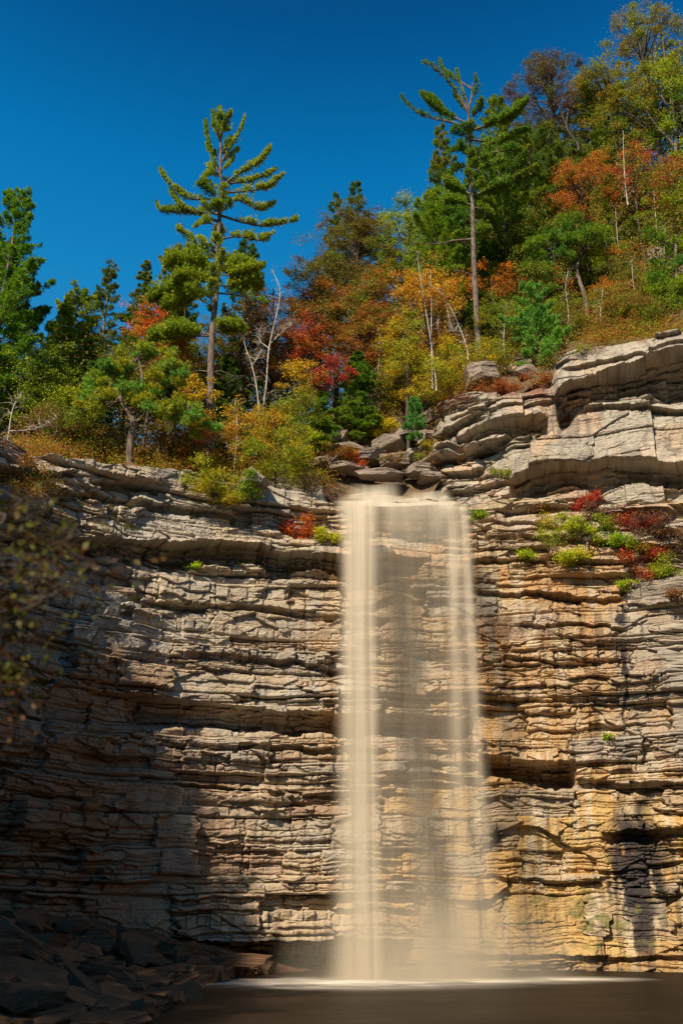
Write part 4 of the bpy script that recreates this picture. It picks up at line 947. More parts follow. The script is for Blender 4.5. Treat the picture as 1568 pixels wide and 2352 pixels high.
# ------------------------------------------------------------------ broadleaf trees
BL = [ # label, px, top, bot, width, Y, col, col2, leaf, dens, gap
 ('yellow green tree at the left behind the dark edge pine', 85, 770, 1000, 200, 43, GRN, YGR, .14, 1, .3),
 ('olive tree between the edge pine and the slim conifers', 200, 760, 980, 170, 48, OLV, (.13, .09, .03), .13, 1, .3),
 ('scarlet leaved tree showing left of the lone pine trunk', 355, 700, 800, 120, 48, (.40, .07, .02), ORG, .14, .9, .3),
 ('green and brown tree under the scarlet one', 400, 780, 960, 200, 47.5, OLV, DOR, .14, 1, .3),
 ('small tree with orange yellow leaves left of the lone pine foot', 452, 866, 985, 100, 44, (.50, .24, .02), YEL, .15, 1.1, .3),
 ('tree with sparse peach brown leaves right of the lone pine trunk', 565, 680, 860, 170, 48.5, TAN, BRN, .14, .38, .3),
 ('low tree with amber leaves above the rim bush', 585, 935, 1060, 140, 44, YEL, (.40, .2, .02), .14, .9, .4),
 ('dull brown and green tree behind the twin pale birches', 625, 640, 900, 170, 52, OLV, DOR, .13, .9, .35),
 ('golden maple at mid slope between the birches and the crimson shrub', 684, 825, 905, 110, 46, (.50, .26, .02), YEL, .15, 1.1, .3),
 ('crimson leaved small tree at the centre of the grove', 765, 815, 900, 100, 46.2, CRM, RED, .14, 1, .3),
 ('green brown oak rising to a point below the blue green pines', 820, 470, 720, 210, 53, (.10, .10, .02), (.12, .075, .02), .15, 1.2, .2),
 ('dark green oak at the left shoulder of the central mass', 740, 560, 760, 170, 51, (.06, .09, .02), (.14, .10, .02), .14, 1.1, .25),
 ('russet oak below the dark green shoulder oak', 725, 650, 830, 170, 49, DOR, (.16, .12, .02), .15, 1.1, .3),
 ('orange brown oak in the middle of the central mass', 835, 640, 840, 190, 49, (.27, .10, .025), OLV, .15, 1.1, .3),
 ('rose red maple low in the central mass', 705, 730, 840, 110, 47.5, (.33, .07, .04), DOR, .14, .9, .3),
 ('orange tipped oak left of the big orange maple', 880, 600, 800, 130, 50, (.36, .13, .02), GRN, .15, 1, .3),
 ('green leaved tree rising left of the narrow conifer', 940, 450, 680, 190, 54, (.075, .13, .018), YGR, .15, 1.2, .2),
 ('bright green tree between the narrow conifer and the broken top pine', 1030, 430, 660, 170, 52, (.10, .16, .018), (.07, .12, .02), .15, 1.2, .2),
 ('big orange maple left of the broken top pine trunk', 985, 625, 800, 190, 47.5, (.52, .20, .025), (.50, .27, .03), .16, 1.3, .25),
 ('small vivid orange maple right of the broken top pine trunk', 1120, 600, 680, 110, 48.2, (.50, .12, .02), (.5, .2, .02), .15, 1, .3),
 ('leafy green tree behind the dead pale saplings', 920, 760, 930, 170, 48, OLV, (.30, .22, .02), .14, 1, .3),
 ('yellow leaved thicket tree at the foot of the broken top pine', 1030, 790, 910, 160, 46, YGR, YEL, .12, 1, .3),
 ('olive undergrowth tree below the young pine', 1120, 780, 880, 150, 45.6, (.13, .14, .02), YEL, .12, 1, .3),
 ('dark purple brown oak high against the sky on the right', 1270, 130, 360, 250, 57, (.075, .075, .03), PUR, .15, .9, .35),
 ('wind blown yellow green tree at the top right corner', 1480, 20, 330, 250, 54, (.14, .15, .018), (.20, .16, .02), .17, 1.2, .3),
 ('olive tree below the corner tree with orange specks', 1400, 150, 400, 240, 55, (.105, .13, .018), (.24, .17, .02), .16, 1.1, .3),
 ('shaded green tree cut by the right edge below the corner tree', 1560, 120, 420, 180, 53, (.08, .13, .02), YGR, .17, 1.1, .25),
 ('tangerine maple across the right slope', 1330, 385, 520, 210, 52.5, (.46, .18, .03), DOR, .15, 1.1, .3),
 ('coral red maple near the top of the right slope', 1450, 350, 480, 170, 51.5, (.46, .085, .04), (.14, .14, .02), .15, .8, .35),
 ('scarlet and green maple at the right edge', 1545, 370, 500, 120, 50.5, (.45, .07, .03), (.12, .15, .02), .15, .8, .35),
 ('green tree in the middle of the right slope', 1220, 480, 700, 190, 51, (.085, .125, .02), (.18, .16, .02), .15, 1.1, .3),
 ('mixed green and gold tree above the crooked slope pine', 1330, 470, 620, 190, 52, (.09, .12, .02), (.26, .18, .02), .14, 1, .35),
 ('brown and green scrub tree behind the white slope birches', 1450, 500, 680, 170, 53, OLV, BRN, .13, .8, .4),
 ('yellow scrub tree between the young pine and the crooked slope pine', 1300, 690, 780, 110, 46.5, (.26, .22, .02), (.12, .12, .02), .12, 1, .35),
 ('russet scrub tree at the foot of the white slope birches', 1420, 690, 775, 150, 46, (.28, .10, .03), OLV, .11, .9, .35),
 ('dull green tree behind the crooked slope pine trunk', 1400, 620, 740, 180, 50, (.07, .09, .02), BRN, .13, .8, .35),
 ('olive tree tucked under the slope hemlock', 1170, 620, 780, 140, 49, (.09, .12, .02), DOR, .13, 1, .3),
 ('yellow green tree reaching toward the stream from the rim', 635, 975, 1110, 180, 42.9, (.13, .17, .016), (.26, .20, .02), .13, 1.1, .4),
 ('green tree behind the yellow green one at the rim', 690, 900, 1060, 160, 45, (.10, .14, .02), (.24, .19, .02), .13, 1.1, .3),
 ('brownish thicket tree between the rim pine and the lone pine', 400, 930, 1070, 180, 43.8, BRN, (.09, .11, .02), .12, .9, .4),
 ('dusky green thicket tree right of the crooked rim pine', 480, 985, 1085, 170, 43, (.08, .10, .02), DOR, .12, .9, .4),
 ('pale green thicket tree at the left rim', 130, 930, 1040, 170, 40.6, (.10, .13, .02), BRN, .12, .9, .4),
 ('rusty brown thicket tree right of the left rim', 230, 960, 1060, 150, 42.6, (.16, .10, .03), OLV, .12, .9, .4),
 ('amber speckled tree above the boulder slope', 830, 720, 850, 170, 48, (.22, .15, .03), DOR, .14, 1, .3),
 ('golden thicket tree left of the boulder slope', 700, 985, 1090, 80, 43.6, YEL, YGR, .11, 1, .3),
 ('green and gold thicket tree under the large orange maple', 960, 810, 930, 150, 46.4, (.15, .16, .02), YEL, .12, 1, .3),
 ('deep green tree on the slope over the right end of the overhang', 1535, 620, 760, 130, 47.5, (.08, .125, .02), YGR, .13, 1.2, .25),
 ('red and brown tree beside the deep green one above the overhang', 1455, 610, 740, 120, 48.2, (.30, .09, .03), OLV, .13, 1.1, .25),
 ('olive green tree directly above the middle of the grey outcrop', 1395, 640, 770, 120, 46.6, (.10, .14, .02), (.26, .17, .03), .12, 1.2, .25),
 ('orange speckled green tree right of the crooked slope pine trunk', 1415, 560, 690, 130, 50, (.09, .13, .02), (.4, .16, .03), .13, 1.1, .25),
 ('bushy green tree low on the slope right of the young pine', 1275, 700, 800, 90, 46.8, (.09, .13, .02), YGR, .12, 1.1, .3),
 ('small orange tree on the slope between crooked pine and birches', 1385, 650, 740, 90, 47.2, (.42, .16, .025), DOR, .12, 1, .3),
 ('small yellow tree at the rim below the slope birches', 1440, 690, 775, 100, 45.4, (.36, .27, .03), YGR, .11, 1, .3),
 ('low green bushy tree at the rim under the right edge pine', 1500, 700, 780, 120, 44.8, (.10, .14, .02), OLV, .11, 1, .3),
 ('bushy green tree between the young pine and the big orange maple', 1150, 690, 830, 120, 46.8, (.10, .15, .02), (.2, .18, .02), .12, 1.1, .3),
 ('light green tree in front of the big orange maple', 930, 720, 860, 110, 46.2, (.13, .17, .02), YEL, .12, 1, .35),
 ('large deep green tree behind the coral maple on the upper slope', 1440, 250, 470, 220, 56, (.07, .11, .02), YGR, .15, 1.3, .2),
 ('dense green tree below the purple brown oak', 1265, 290, 480, 210, 57, (.075, .11, .02), OLV, .15, 1.3, .2),
 ('leafy dark green tree between broken top pine and purple brown oak', 1160, 300, 500, 170, 57, (.06, .10, .02), GRN, .15, 1.2, .2),
 ('full green tree at the right edge under the scarlet maple', 1555, 440, 620, 150, 50.8, (.08, .13, .02), YGR, .14, 1.2, .2),
 ('dense green tree left of the slope birches', 1350, 530, 700, 160, 50.2, (.06, .10, .02), (.14, .15, .02), .14, 1.2, .25),
 ('dark green tree filling the slope behind the young pine', 1215, 590, 760, 170, 48.8, (.07, .115, .02), OLV, .13, 1.2, .25),
 ('rust and green brush tree at the top of the outcrop', 1480, 680, 775, 150, 45.6, (.24, .10, .03), (.12, .14, .02), .11, 1.1, .3),
 ('olive brush tree over the outcrop below the crooked slope pine', 1370, 705, 790, 140, 45.8, (.11, .12, .02), (.22, .11, .03), .11, 1.1, .3),
 ('low green scrub tree right of the crooked slope pine', 1390, 560, 690, 110, 49.5, (.08, .12, .02), YGR, .12, 1, .3),
 ('golden brown scrub tree in the middle of the bare slope', 1465, 600, 720, 120, 48, (.20, .14, .03), OLV, .12, .9, .3),
 ('dusky scrub tree left of the crooked slope pine', 1255, 600, 740, 130, 49.5, (.09, .10, .02), DOR, .13, 1, .3),
 ('brown scrub tree behind the slope birches near the edge', 1510, 500, 620, 130, 52, BRN, OLV, .13, .9, .3),
 ('green scrub tree above the white slope birches', 1480, 430, 560, 150, 53, (.08, .12, .02), DOR, .14, 1, .3),
 ('yellow green scrub tree at the top of the slope left of the coral maple', 1380, 430, 560, 150, 54, YGR, OLV, .14, 1, .3),
 ('sunlit lime tree left of the crooked rim pine', 150, 860, 1020, 150, 42.5, YGR, (.14, .15, .02), .13, 1.1, .3),
 ('sunlit olive tree between the rim pine and the scarlet tree', 290, 800, 940, 150, 48.5, (.13, .15, .02), YGR, .13, 1.1, .3),
 ('ochre tree behind the trunk of the tall lone pine', 480, 740, 900, 150, 50, (.20, .15, .03), OLV, .13, 1, .3),
 ('brown leaved tree right of the twin pale birches', 665, 740, 880, 120, 49, DOR, (.2, .13, .03), .13, 1, .3),
]
for i, (lb, px, tp, bt, wd, Y, c, cc, lf, dn, gp) in enumerate(BL):
    broadleaf('tree', lb, 'tree', px, tp, bt, wd, Y, c, cc, 300 + i, leaf=lf, dens=dn, gap=gp)

# the far wood behind, nobody could count it
def far_wood():
    rs = np.random.RandomState(5); LV = Leaves(); N = 1500
    for k in range(N):
        x = rs.uniform(-26, 34); t = rs.uniform(9, 30); Y = max(float(wallY(x)), 34) + t; g = float(ground(x, Y)); hh = rs.uniform(0, 1) ** 1.2 * (6.5 if x > 3 else 8.5)
        if x < -4: hh *= .8
        c = np.array([x, Y, g + hh]); n = 90; o = rs.normal(0, 1, (n, 3)) * [.9, .9, .42]; LV.add(c + o, rs.normal(0, 1, (n, 3)) * [1, 1, .5] + [0, 0, -.2], .22 * rs.uniform(.6, 1.2, n), .15, rs.rand())
    o = LV.build('woodland', M_LEAF, None, np.zeros(3), rs, (.075, .085, .02), (.15, .10, .025)); o.location = (0, 0, 0)
    tag(o, 'dense autumn woodland filling the slope behind the nearer trees', 'woodland', kind='stuff')
far_wood()
def undergrowth():
    rs = np.random.RandomState(8); LV = Leaves()
    for k in range(2600):
        x = rs.uniform(-15, 20); t = rs.uniform(1.0, 11) if x < 4.5 else rs.uniform(.5, 13)
        if -.6 < x < 4.6 and t < 4: continue
        Y = float(wallY(x)) + t; g = float(ground(x, Y)); 
        if vn(x * .7, Y * .7, 4) < .34: continue
        c = np.array([x, Y, g + rs.uniform(-.1, .7)]); n = 70; o = rs.normal(0, 1, (n, 3)) * [.38, .38, .24]; LV.add(c + o, rs.normal(0, 1, (n, 3)) * [1, 1, .5] + [0, 0, .2], .10 * rs.uniform(.6, 1.3, n), .06, rs.rand())
    o = LV.build('undergrowth', M_LEAF, None, np.zeros(3), rs, (.14, .15, .02), (.26, .09, .03)); o.location = (0, 0, 0)
    tag(o, 'low tangled undergrowth covering the ground above the cliff rim', 'undergrowth', kind='stuff')
undergrowth()

# ------------------------------------------------------------------ pale bare stems
thin_tree('birch_tree', 'pale birch with forked twigs right of the lone pine', 'birch tree', 45.5, [[(606, 925), (612, 880), (618, 800), (640, 700), (642, 660), (625, 620)], [(617, 800), (596, 780), (600, 750)], [(620, 790), (650, 760), (675, 740)]], 61, twigs=26, r=.07, leafcol=TAN, col2=BRN, nleaf=1)
thin_tree('birch_tree', 'shorter pale birch left of the forked one', 'birch tree', 45.0, [[(594, 935), (588, 880), (576, 830), (562, 790), (556, 740)], [(580, 840), (592, 820), (600, 806)]], 62, twigs=22, r=.06, leafcol=TAN, col2=BRN, nleaf=1)
thin_tree('dead_sapling', 'bare pale sapling leaning left, first of the trio left of the broken top pine', 'sapling', 45.2, [[(1000, 870), (985, 760), (968, 660), (957, 580)]], 63, twigs=22, r=.05)
thin_tree('dead_sapling', 'bare pale upright sapling in the middle of the trio', 'sapling', 45.4, [[(992, 865), (990, 780), (990, 690), (988, 620)]], 64, twigs=18, r=.05)
thin_tree('dead_sapling', 'bare pale sapling with an arching stem, right of the trio', 'sapling', 45.6, [[(1072, 800), (1052, 745), (1030, 700), (1000, 655)], [(1052, 745), (1040, 760), (1020, 690)]], 65, twigs=26, r=.06)
for j, (st, lb) in enumerate([([(1440, 705), (1428, 640), (1418, 560), (1412, 480)], 'white birch trunk on the right slope, tallest of the row'), ([(1408, 700), (1400, 620), (1386, 530)], 'white birch trunk left of the tallest of the slope row'),
                              ([(1512, 600), (1506, 520), (1500, 440)], 'thin pale trunk near the right edge below the scarlet maple'), ([(1438, 450), (1432, 380), (1430, 300)], 'slim pale trunk rising out of the coral red maple')]):
    thin_tree('birch_tree', lb, 'birch tree', 49.0 if j < 2 else 50.2, [st], 66 + j, twigs=20, r=.055, leafcol=(.4, .12, .03), col2=OLV, nleaf=2)
for j, (st, lb, lc, Yq) in enumerate([([(1465, 770), (1460, 700), (1452, 640), (1450, 590)], 'thin grey stem with rusty leaves at the rim left of the right edge pine', (.34, .12, .03), 46.0),
        ([(1380, 780), (1378, 720), (1384, 660)], 'thin grey stem with yellow leaves at the rim above the big overhang', (.36, .27, .03), 45.6), ([(1300, 790), (1304, 720), (1298, 660), (1304, 620)], 'slim stem between young pine and crooked slope pine', (.14, .18, .02), 46.5),
        ([(1530, 660), (1524, 580), (1528, 510)], 'pale stem among the brush near the right edge', (.12, .15, .02), 49.5), ([(870, 960), (866, 880), (872, 800), (868, 740)], 'slender dark stem rising above the stream boulders', (.30, .14, .03), 47.5),
        ([(1160, 860), (1156, 780), (1162, 700)], 'slender stem just left of the young pine', (.22, .2, .03), 45.8), ([(540, 1050), (545, 980), (540, 920)], 'thin stem behind the rim bush', (.2, .18, .03), 43.5)]):
    thin_tree('sapling', lb, 'sapling', Yq, [st], 90 + j, twigs=26, r=.045, leafcol=lc, col2=OLV, nleaf=9, tl=1.0, leaf=.10)
thin_tree('birch_tree', 'bare grey sapling at the left edge above the rim', 'sapling', 37.5, [[(20, 1000), (30, 940), (50, 900)], [(20, 990), (80, 985), (130, 960)]], 71, twigs=20, r=.05)
thin_tree('bare_tree', 'leafless treetop showing left of the lone pine boughs', 'tree', 50.0, [[(425, 780), (424, 640), (422, 560), (420, 490)]], 72, twigs=30, r=.05, mat=M_BARKD, leafcol=OLV, col2=GRN, nleaf=3, tl=1.4)
thin_tree('oak_tree', 'tall grey trunks with spreading limbs under the corner tree', 'tree', 52.5, [[(1552, 360), (1545, 260), (1530, 160), (1518, 80), (1505, 20)], [(1545, 270), (1510, 200), (1500, 120)], [(1552, 340), (1500, 280), (1470, 230)]], 73, twigs=26, r=.17, mat=M_BARK, leafcol=(.15, .16, .02), col2=YGR, nleaf=6, tl=1.6, leaf=.16)
thin_tree('oak_tree', 'gnarled dark oak limbs spreading beneath the purple brown oak', 'tree', 54.5, [[(1325, 330), (1300, 290), (1310, 230), (1306, 170)], [(1310, 300), (1250, 270), (1210, 250)], [(1300, 290), (1270, 220), (1240, 190)]], 74, twigs=40, r=.13, mat=M_BARKD, leafcol=PUR, col2=OLV, nleaf=4, tl=1.3)

# ------------------------------------------------------------------ boulders
def rock(name, label, cat, c, size, rot, mat, seed, group=None, flat=0.0, cuts=9):
    """angular block: a rounded box cut by random planes along its bedding, then roughened"""
    import bmesh
    from mathutils import Euler
    rs = np.random.RandomState(seed); bm = bmesh.new(); bmesh.ops.create_cube(bm, size=2.0)
    for _ in range(cuts):
        n = Vector(rs.normal(0, 1, 3) * (1, 1, .28)); n.normalize(); d = rs.uniform(.62, 1.1)
        r = bmesh.ops.bisect_plane(bm, geom=bm.verts[:] + bm.edges[:] + bm.faces[:], plane_co=n * d, plane_no=n, clear_outer=True)
        ed = [e for e in r['geom_cut'] if isinstance(e, bmesh.types.BMEdge)]
        if ed: 
            try: bmesh.ops.contextual_create(bm, geom=ed)
            except Exception: pass
    bmesh.ops.triangulate(bm, faces=bm.faces[:])
    for _ in range(4): bmesh.ops.subdivide_edges(bm, edges=[e for e in bm.edges if e.calc_length() > .22], cuts=1, use_grid_fill=True); bmesh.ops.triangulate(bm, faces=bm.faces[:])
    co = np.array([v.co for v in bm.verts]); z = co[:, 2]
    zz = z + .25 * (fbm(co[:, 0] * 1.2, co[:, 1] * 1.2, seed, 2) - .5)
    k = .05 * (fbm(co[:, 0] * 1.8 + co[:, 1], z * 4 + seed, seed, 4) - .5) * 2 + .09 * (_h(np.floor(zz * 2.2 + seed), np.floor(co[:, 0] * 1.3 + co[:, 1] * .8), seed) - .5)
    for v, q in zip(bm.verts, k): v.co *= 1 + q
    me = bpy.data.meshes.new(name); bm.to_mesh(me); bm.free(); me.materials.append(mat)
    o = bpy.data.objects.new(name, me); o.location = c; o.scale = size; o.rotation_euler = rot; link(o)
    return tag(o, label, cat, group)
BO = [  # px, py centre, Y, (sx, sy, sz) half sizes, tilt, label
 (762, 1015, 43.6, (.95, .8, .42), -.35, 'tilted grey slab at the top left of the boulder slope'), (795, 1030, 43.3, (.75, .7, .30), -.1, 'pale flat topped rock under the tilted slab'),
 (750, 1062, 42.9, (.75, .6, .34), .05, 'small grey rock at the left foot of the boulder slope'), (800, 1075, 42.8, (.9, .7, .30), .0, 'long low rock at the water side of the boulder slope'),
 (846, 1052, 43.4, (.8, .7, .36), -.2, 'reddish rock in the middle of the boulder slope'), (890, 1025, 43.7, (.8, .7, .40), -.25, 'bright pointed rock right of the reddish middle one'),
 (905, 1060, 43.3, (.7, .6, .40), -.1, 'square grey rock below the bright pointed one'), (870, 1092, 42.9, (1.25, .8, .24), -.12, 'long flat slab right above the upper cascade'),
 (945, 1048, 43.6, (.65, .6, .44), -.2, 'pale block leaning against the outcrop corner'), (960, 1085, 43.3, (.8, .7, .36), .1, 'brown block under the outcrop corner'),
 (925, 1000, 44.2, (.9, .8, .36), -.4, 'slanting slab under the yellow bush'), (980, 1015, 44.4, (.7, .8, .5), -.35, 'dark wedge rock against the outcrop flank'),
 (1000, 1105, 43.0, (.8, .7, .32), 0, 'mossy rock at the right end of the upper cascade'), (985, 965, 45.2, (.7, .8, .5), -.3, 'angular rock high on the outcrop flank'),
 (1105, 868, 44.9, (1.1, .9, .50), -.15, 'rounded boulder on the ledge below the young pine'), (1215, 862, 44.6, (.7, .6, .36), .2, 'small grey boulder right below the young pine'),
 (585, 1100, 40.9, (.62, .55, .36), .1, 'pale rounded boulder at the right end of the rim bush'), (1240, 845, 45.5, (.8, .7, .4), -.2, 'lichen covered boulder between young pine and outcrop top'),
 (1500, 690, 50.5, (2.0, 1.4, .9), .1, 'grey ledge rock showing through the birches on the right slope'), (1540, 610, 52.5, (1.8, 1.5, .9), -.1, 'grey rock face near the right edge among the birches'), (1400, 668, 51.5, (1.2, 1.2, 1.3), 0, 'dark upright rock behind the crooked slope pine'), (1450, 735, 48, (1.5, 1.0, .55), .05, 'low grey slab at the foot of the slope birches'),
]
for i, (px, py, Y, sz, tl, lb) in enumerate(BO):
    if px < 1010 and px > 700: Y = 44.4 + (1108 - py) / 130 * 3.0 + (.5 if px > 960 else 0)
    sz = (sz[0] * 1.15, sz[1] * 1.1, sz[2] * (.78 if 700 < px < 1010 else 1.1))
    rock('boulder', lb, 'boulder', at(px, py, Y), sz, (.12 * ((i * 7) % 5 - 2) * .3, tl, .5 * math.sin(i * 2.1)), M_BOULDER, 500 + i)

# scree at the lower left: the big slabs one by one, the rubble as one mass
def bank(x, y):
    """height of the scree slope"""
    d = np.interp(y, [14, 20, 24, 28, 32, 36, 40, 44], [-4.6, -4.6, -4.4, -4.3, -4.6, -4.2, -2.5, -.5])
    return (d - x) * .29 - .15
def scree():
    xs = np.arange(-18, 1, .12); ys = np.arange(6, 45, .12); X, Y = np.meshgrid(xs, ys)
    Z = bank(X, Y) + .5 * (fbm(X * .7, Y * .7, 44, 4) - .5) + .12 * (fbm(X * 4, Y * 4, 45, 3) - .5) + .09 * _h(np.floor(X * 2.2 + vn(X, Y, 3)), np.floor(Y * 2.2 + vn(Y, X, 4)), 3)
    V = np.stack([X, Y, Z], -1).reshape(-1, 3); nr, nc = X.shape; idx = np.arange(nr * nc).reshape(nr, nc)
    Fq = np.stack([idx[:-1, :-1], idx[:-1, 1:], idx[1:, 1:], idx[1:, :-1]], -1).reshape(-1, 4)
    keep = (V[Fq][:, :, 2].max(1) > -.6)
    tag(mkobj('bank', V, Fq[keep], M_TALUS), kind='structure')
scree()
rs = np.random.RandomState(77)
big = [(40, 2150, 27, (1.3, .9, .28), .5, 'large tilted slab at the left edge of the scree'), (150, 2292, 21.5, (.62, .5, .22), .35, 'smooth oval boulder near the lower left corner'), (20, 2240, 23, (1.5, 1.0, .25), .15, 'wide flat slab low at the left edge'),
       (230, 2340, 19.5, (.75, .6, .16), .05, 'flat greenish boulder at the bottom edge beside the water'), (190, 2270, 24, (.8, .25, .22), .5, 'dark slanting slab beside the smooth oval boulder'), (60, 2300, 20.5, (.7, .5, .3), .1, 'blocky dark rock in the lower left corner'),
       (300, 2175, 33, (.8, .7, .4), .3, 'pointed brown block against the cliff foot'), (120, 2190, 28, (1.1, .8, .22), .25, 'long brown slab lying down the middle of the scree'), (560, 2198, 37, (.95, .6, .16), .05, 'pale flat stone before the dark undercut'), (440, 2225, 34, (.8, .6, .25), .1, 'squared brown stone at mid shore'), (330, 2255, 30, (.8, .6, .2), .2, 'wet brown stone near the waterline')]
for i, (px, py, Y, sz, tl, lb) in enumerate(big):
    p = at(px, py, Y); p[2] = max(float(bank(p[0], Y)) + .15, p[2] - .1)
    rock('rock_slab', lb, 'rock', p, sz, (.1, tl, rs.uniform(-.6, .6)), M_TALUS, 600 + i)
protos = []
for k in range(7):
    o = rock('stone', 'x', 'rock', (0, 0, 0), (1, 1, 1), (0, 0, 0), M_TALUS, 700 + k); protos.append(o)
n = 0
cats = [('flat brown stone among the rubble of the lower left scree', 'stones scattered over the scree')]
for k in range(215):
    y = rs.uniform(18, 40); sh = float(np.interp(y, [14, 20, 24, 28, 32, 36, 40, 44], [-4.6, -4.6, -4.4, -4.3, -4.6, -4.2, -2.5, -.5]))
    x = sh - rs.uniform(-.3, 1) ** 2 * 7 - rs.uniform(0, 1) * .4
    if abs(x) / y > .40: continue
    s = rs.uniform(.12, .50) * (.8 + y / 60); pr = protos[k % 7]
    o = pr if n == k and k < 7 else link(pr.copy())
    o.location = (x, y, float(bank(x, y)) + .12); o.scale = (s * rs.uniform(.8, 1.5), s, s * rs.uniform(.25, .5)); o.rotation_euler = (rs.normal(0, .14), rs.normal(0, .14), rs.uniform(0, 6.28))
    tag(o, cats[0][0], 'rock', cats[0][1]); n += 1
for p in protos:
    if p.scale[0] == 1.0 and p.location.length == 0: bpy.data.objects.remove(p)

# ------------------------------------------------------------------ bushes on rim and face
def wshrub(label, px, py, rx, rz, col, col2, seed, curve=WALL, dat=None, leaf=.09, n=1500, cat='shrub', name='shrub', out=.15):
    p, nn = wall_point(px, py, curve, dat); p = p + nn * out; k_ = 1.3; rx *= k_; rz *= k_; n = int(n * 1.7); return shrub(name, label, cat, p, rx, rz, col, col2, seed, leaf, n)
def ashrub(label, px, py, Y, rx, rz, col, col2, seed, leaf=.09, n=1800, name='shrub', cat='shrub'):
    return shrub(name, label, cat, at(px, py, Y), rx, rz, col, col2, seed, leaf, n)
ashrub('large yellow green bush sitting on the left rim above the cliff', 490, 1140, 40.7, 1.5, 1.0, YGR, (.30, .24, .02), 401, n=8500)
ashrub('dark green leafy bush in front of the pale rounded boulder', 575, 1142, 40.5, .7, .62, (.09, .15, .02), YGR, 402, n=2200)
ashrub('brown orange bush at the left edge on the rim', 35, 1135, 34.8, 1.5, 1.1, (.26, .13, .03), (.12, .10, .02), 403, n=7500)
ashrub('dry grass and weeds tuft under the crooked rim pine', 315, 1095, 40.2, .55, .22, BRN, (.2, .16, .05), 404, leaf=.12, n=900)
ashrub('bright yellow bush above the boulder slope', 890, 1000, 46.6, .66, .55, (.48, .36, .02), YEL, 405, n=2600)
ashrub('red and orange bush among the boulders beside the cascade', 830, 1064, 45.0, .62, .45, (.34, .06, .02), ORG, 406, n=1400)
ashrub('rusty heather patch across the ledge of the outcrop', 1130, 905, 44.0, 1.3, .22, (.24, .075, .03), (.14, .07, .03), 407, n=3000)
ashrub('rust red heather below the young pine', 1230, 890, 44.0, .8, .25, (.34, .09, .03), (.2, .08, .03), 408, n=2000)
ashrub('russet brush on top of the grey outcrop', 1420, 775, 43.8, 1.2, .35, (.28, .10, .04), OLV, 409, n=2400)
wshrub('dry brown bush in the notch of the outcrop', 1290, 945, .5, .22, BRN, (.12, .06, .03), 410, OUTC, OD, n=900)
ashrub('russet shrub growing between the stream boulders', 780, 1050, 44.6, .7, .4, (.24, .08, .03), (.12, .12, .02), 461, n=1500)
ashrub('green shrub at the right end of the stream boulders', 985, 1050, 45.2, .6, .4, (.12, .15, .02), YEL, 462, n=1400)
ashrub('low golden shrub above the stream boulders', 870, 985, 47.2, .8, .45, (.30, .20, .02), DOR, 463, n=1800)
ashrub('small brown shrub behind the flat slab of the cascade', 900, 1060, 44.9, .5, .3, BRN, (.14, .13, .03), 464, n=900)
wshrub('red topped bush hanging under the slab left of the fall', 672, 1232, .85, .42, RED, (.5, .12, .02), 411, n=2600)
wshrub('yellow green shrub touching the left side of the fall', 738, 1256, .5, .35, (.30, .28, .02), YGR, 412, n=1500)
wshrub('small lime coloured plant below the red topped bush', 702, 1300, .26, .22, (.26, .27, .02), YGR, 413, n=600)
wshrub('tiny lime plant in the shaded seam left of the red bush', 444, 1308, .20, .12, (.22, .32, .02), YGR, 414, n=300)
wshrub('crimson bush on the seam below the big overhang', 1350, 1168, .52, .38, CRM, RED, 415, n=1500, leaf=.08)
wshrub('grey brown twiggy bush left of the crimson one', 1240, 1172, .5, .25, (.12, .08, .07), BRN, 416, n=900)
wshrub('yellow leafed shrub on the face right of the fall', 1262, 1215, .55, .42, (.34, .29, .02), YGR, 417, n=1300)
wshrub('lime shrub trailing over the face between yellow and red ones', 1330, 1240, .50, .40, (.22, .24, .02), YGR, 418, n=1200)
wshrub('low lime shrub, lowest of those trailing right of the fall', 1318, 1308, .75, .28, (.24, .26, .02), YEL, 419, n=1700)
wshrub('small green plant nearest to the right side of the fall', 1208, 1290, .35, .32, (.20, .25, .02), YGR, 420, n=700)
wshrub('crimson shrub near the right edge of the face', 1455, 1225, .60, .38, CRM, RED, 421, n=1600, leaf=.08)
wshrub('green shrub under the crimson one near the right edge', 1425, 1262, .50, .28, (.16, .24, .02), YGR, 422, n=1200)
wshrub('grey brown tangle of twigs at the right edge', 1510, 1240, .75, .55, (.13, .08, .07), (.10, .06, .05), 423, n=1800)
wshrub('orange and red bush in the right hand tangle', 1490, 1300, .65, .40, DOR, CRM, 424, n=1700)
wshrub('olive bush at the right edge under the twig tangle', 1545, 1330, .70, .45, OLV, YGR, 425, n=2000)
wshrub('small lime plant below the right hand tangle', 1438, 1352, .26, .2, (.22, .28, .02), YGR, 426, n=450)
wshrub('dark brown bush lowest in the right hand tangle', 1560, 1392, .55, .4, (.10, .05, .03), BRN, 427, n=1300)
wshrub('tiny green plant on the face at the right, mid height', 1392, 1700, .15, .12, (.14, .2, .02), YGR, 428, n=160)
wshrub('pale weed growing on the outcrop above the stream', 1150, 1100, .35, .2, YGR, OLV, 429, OUTC, OD, n=420)
wshrub('green weeds at the right end of the lip', 1100, 1190, .3, .25, (.12, .18, .02), YGR, 430, n=700)
wshrub('sparse weed patch at the top of the grey slab', 1345, 810, .35, .15, OLV, YGR, 431, OUTC, OD, n=260)

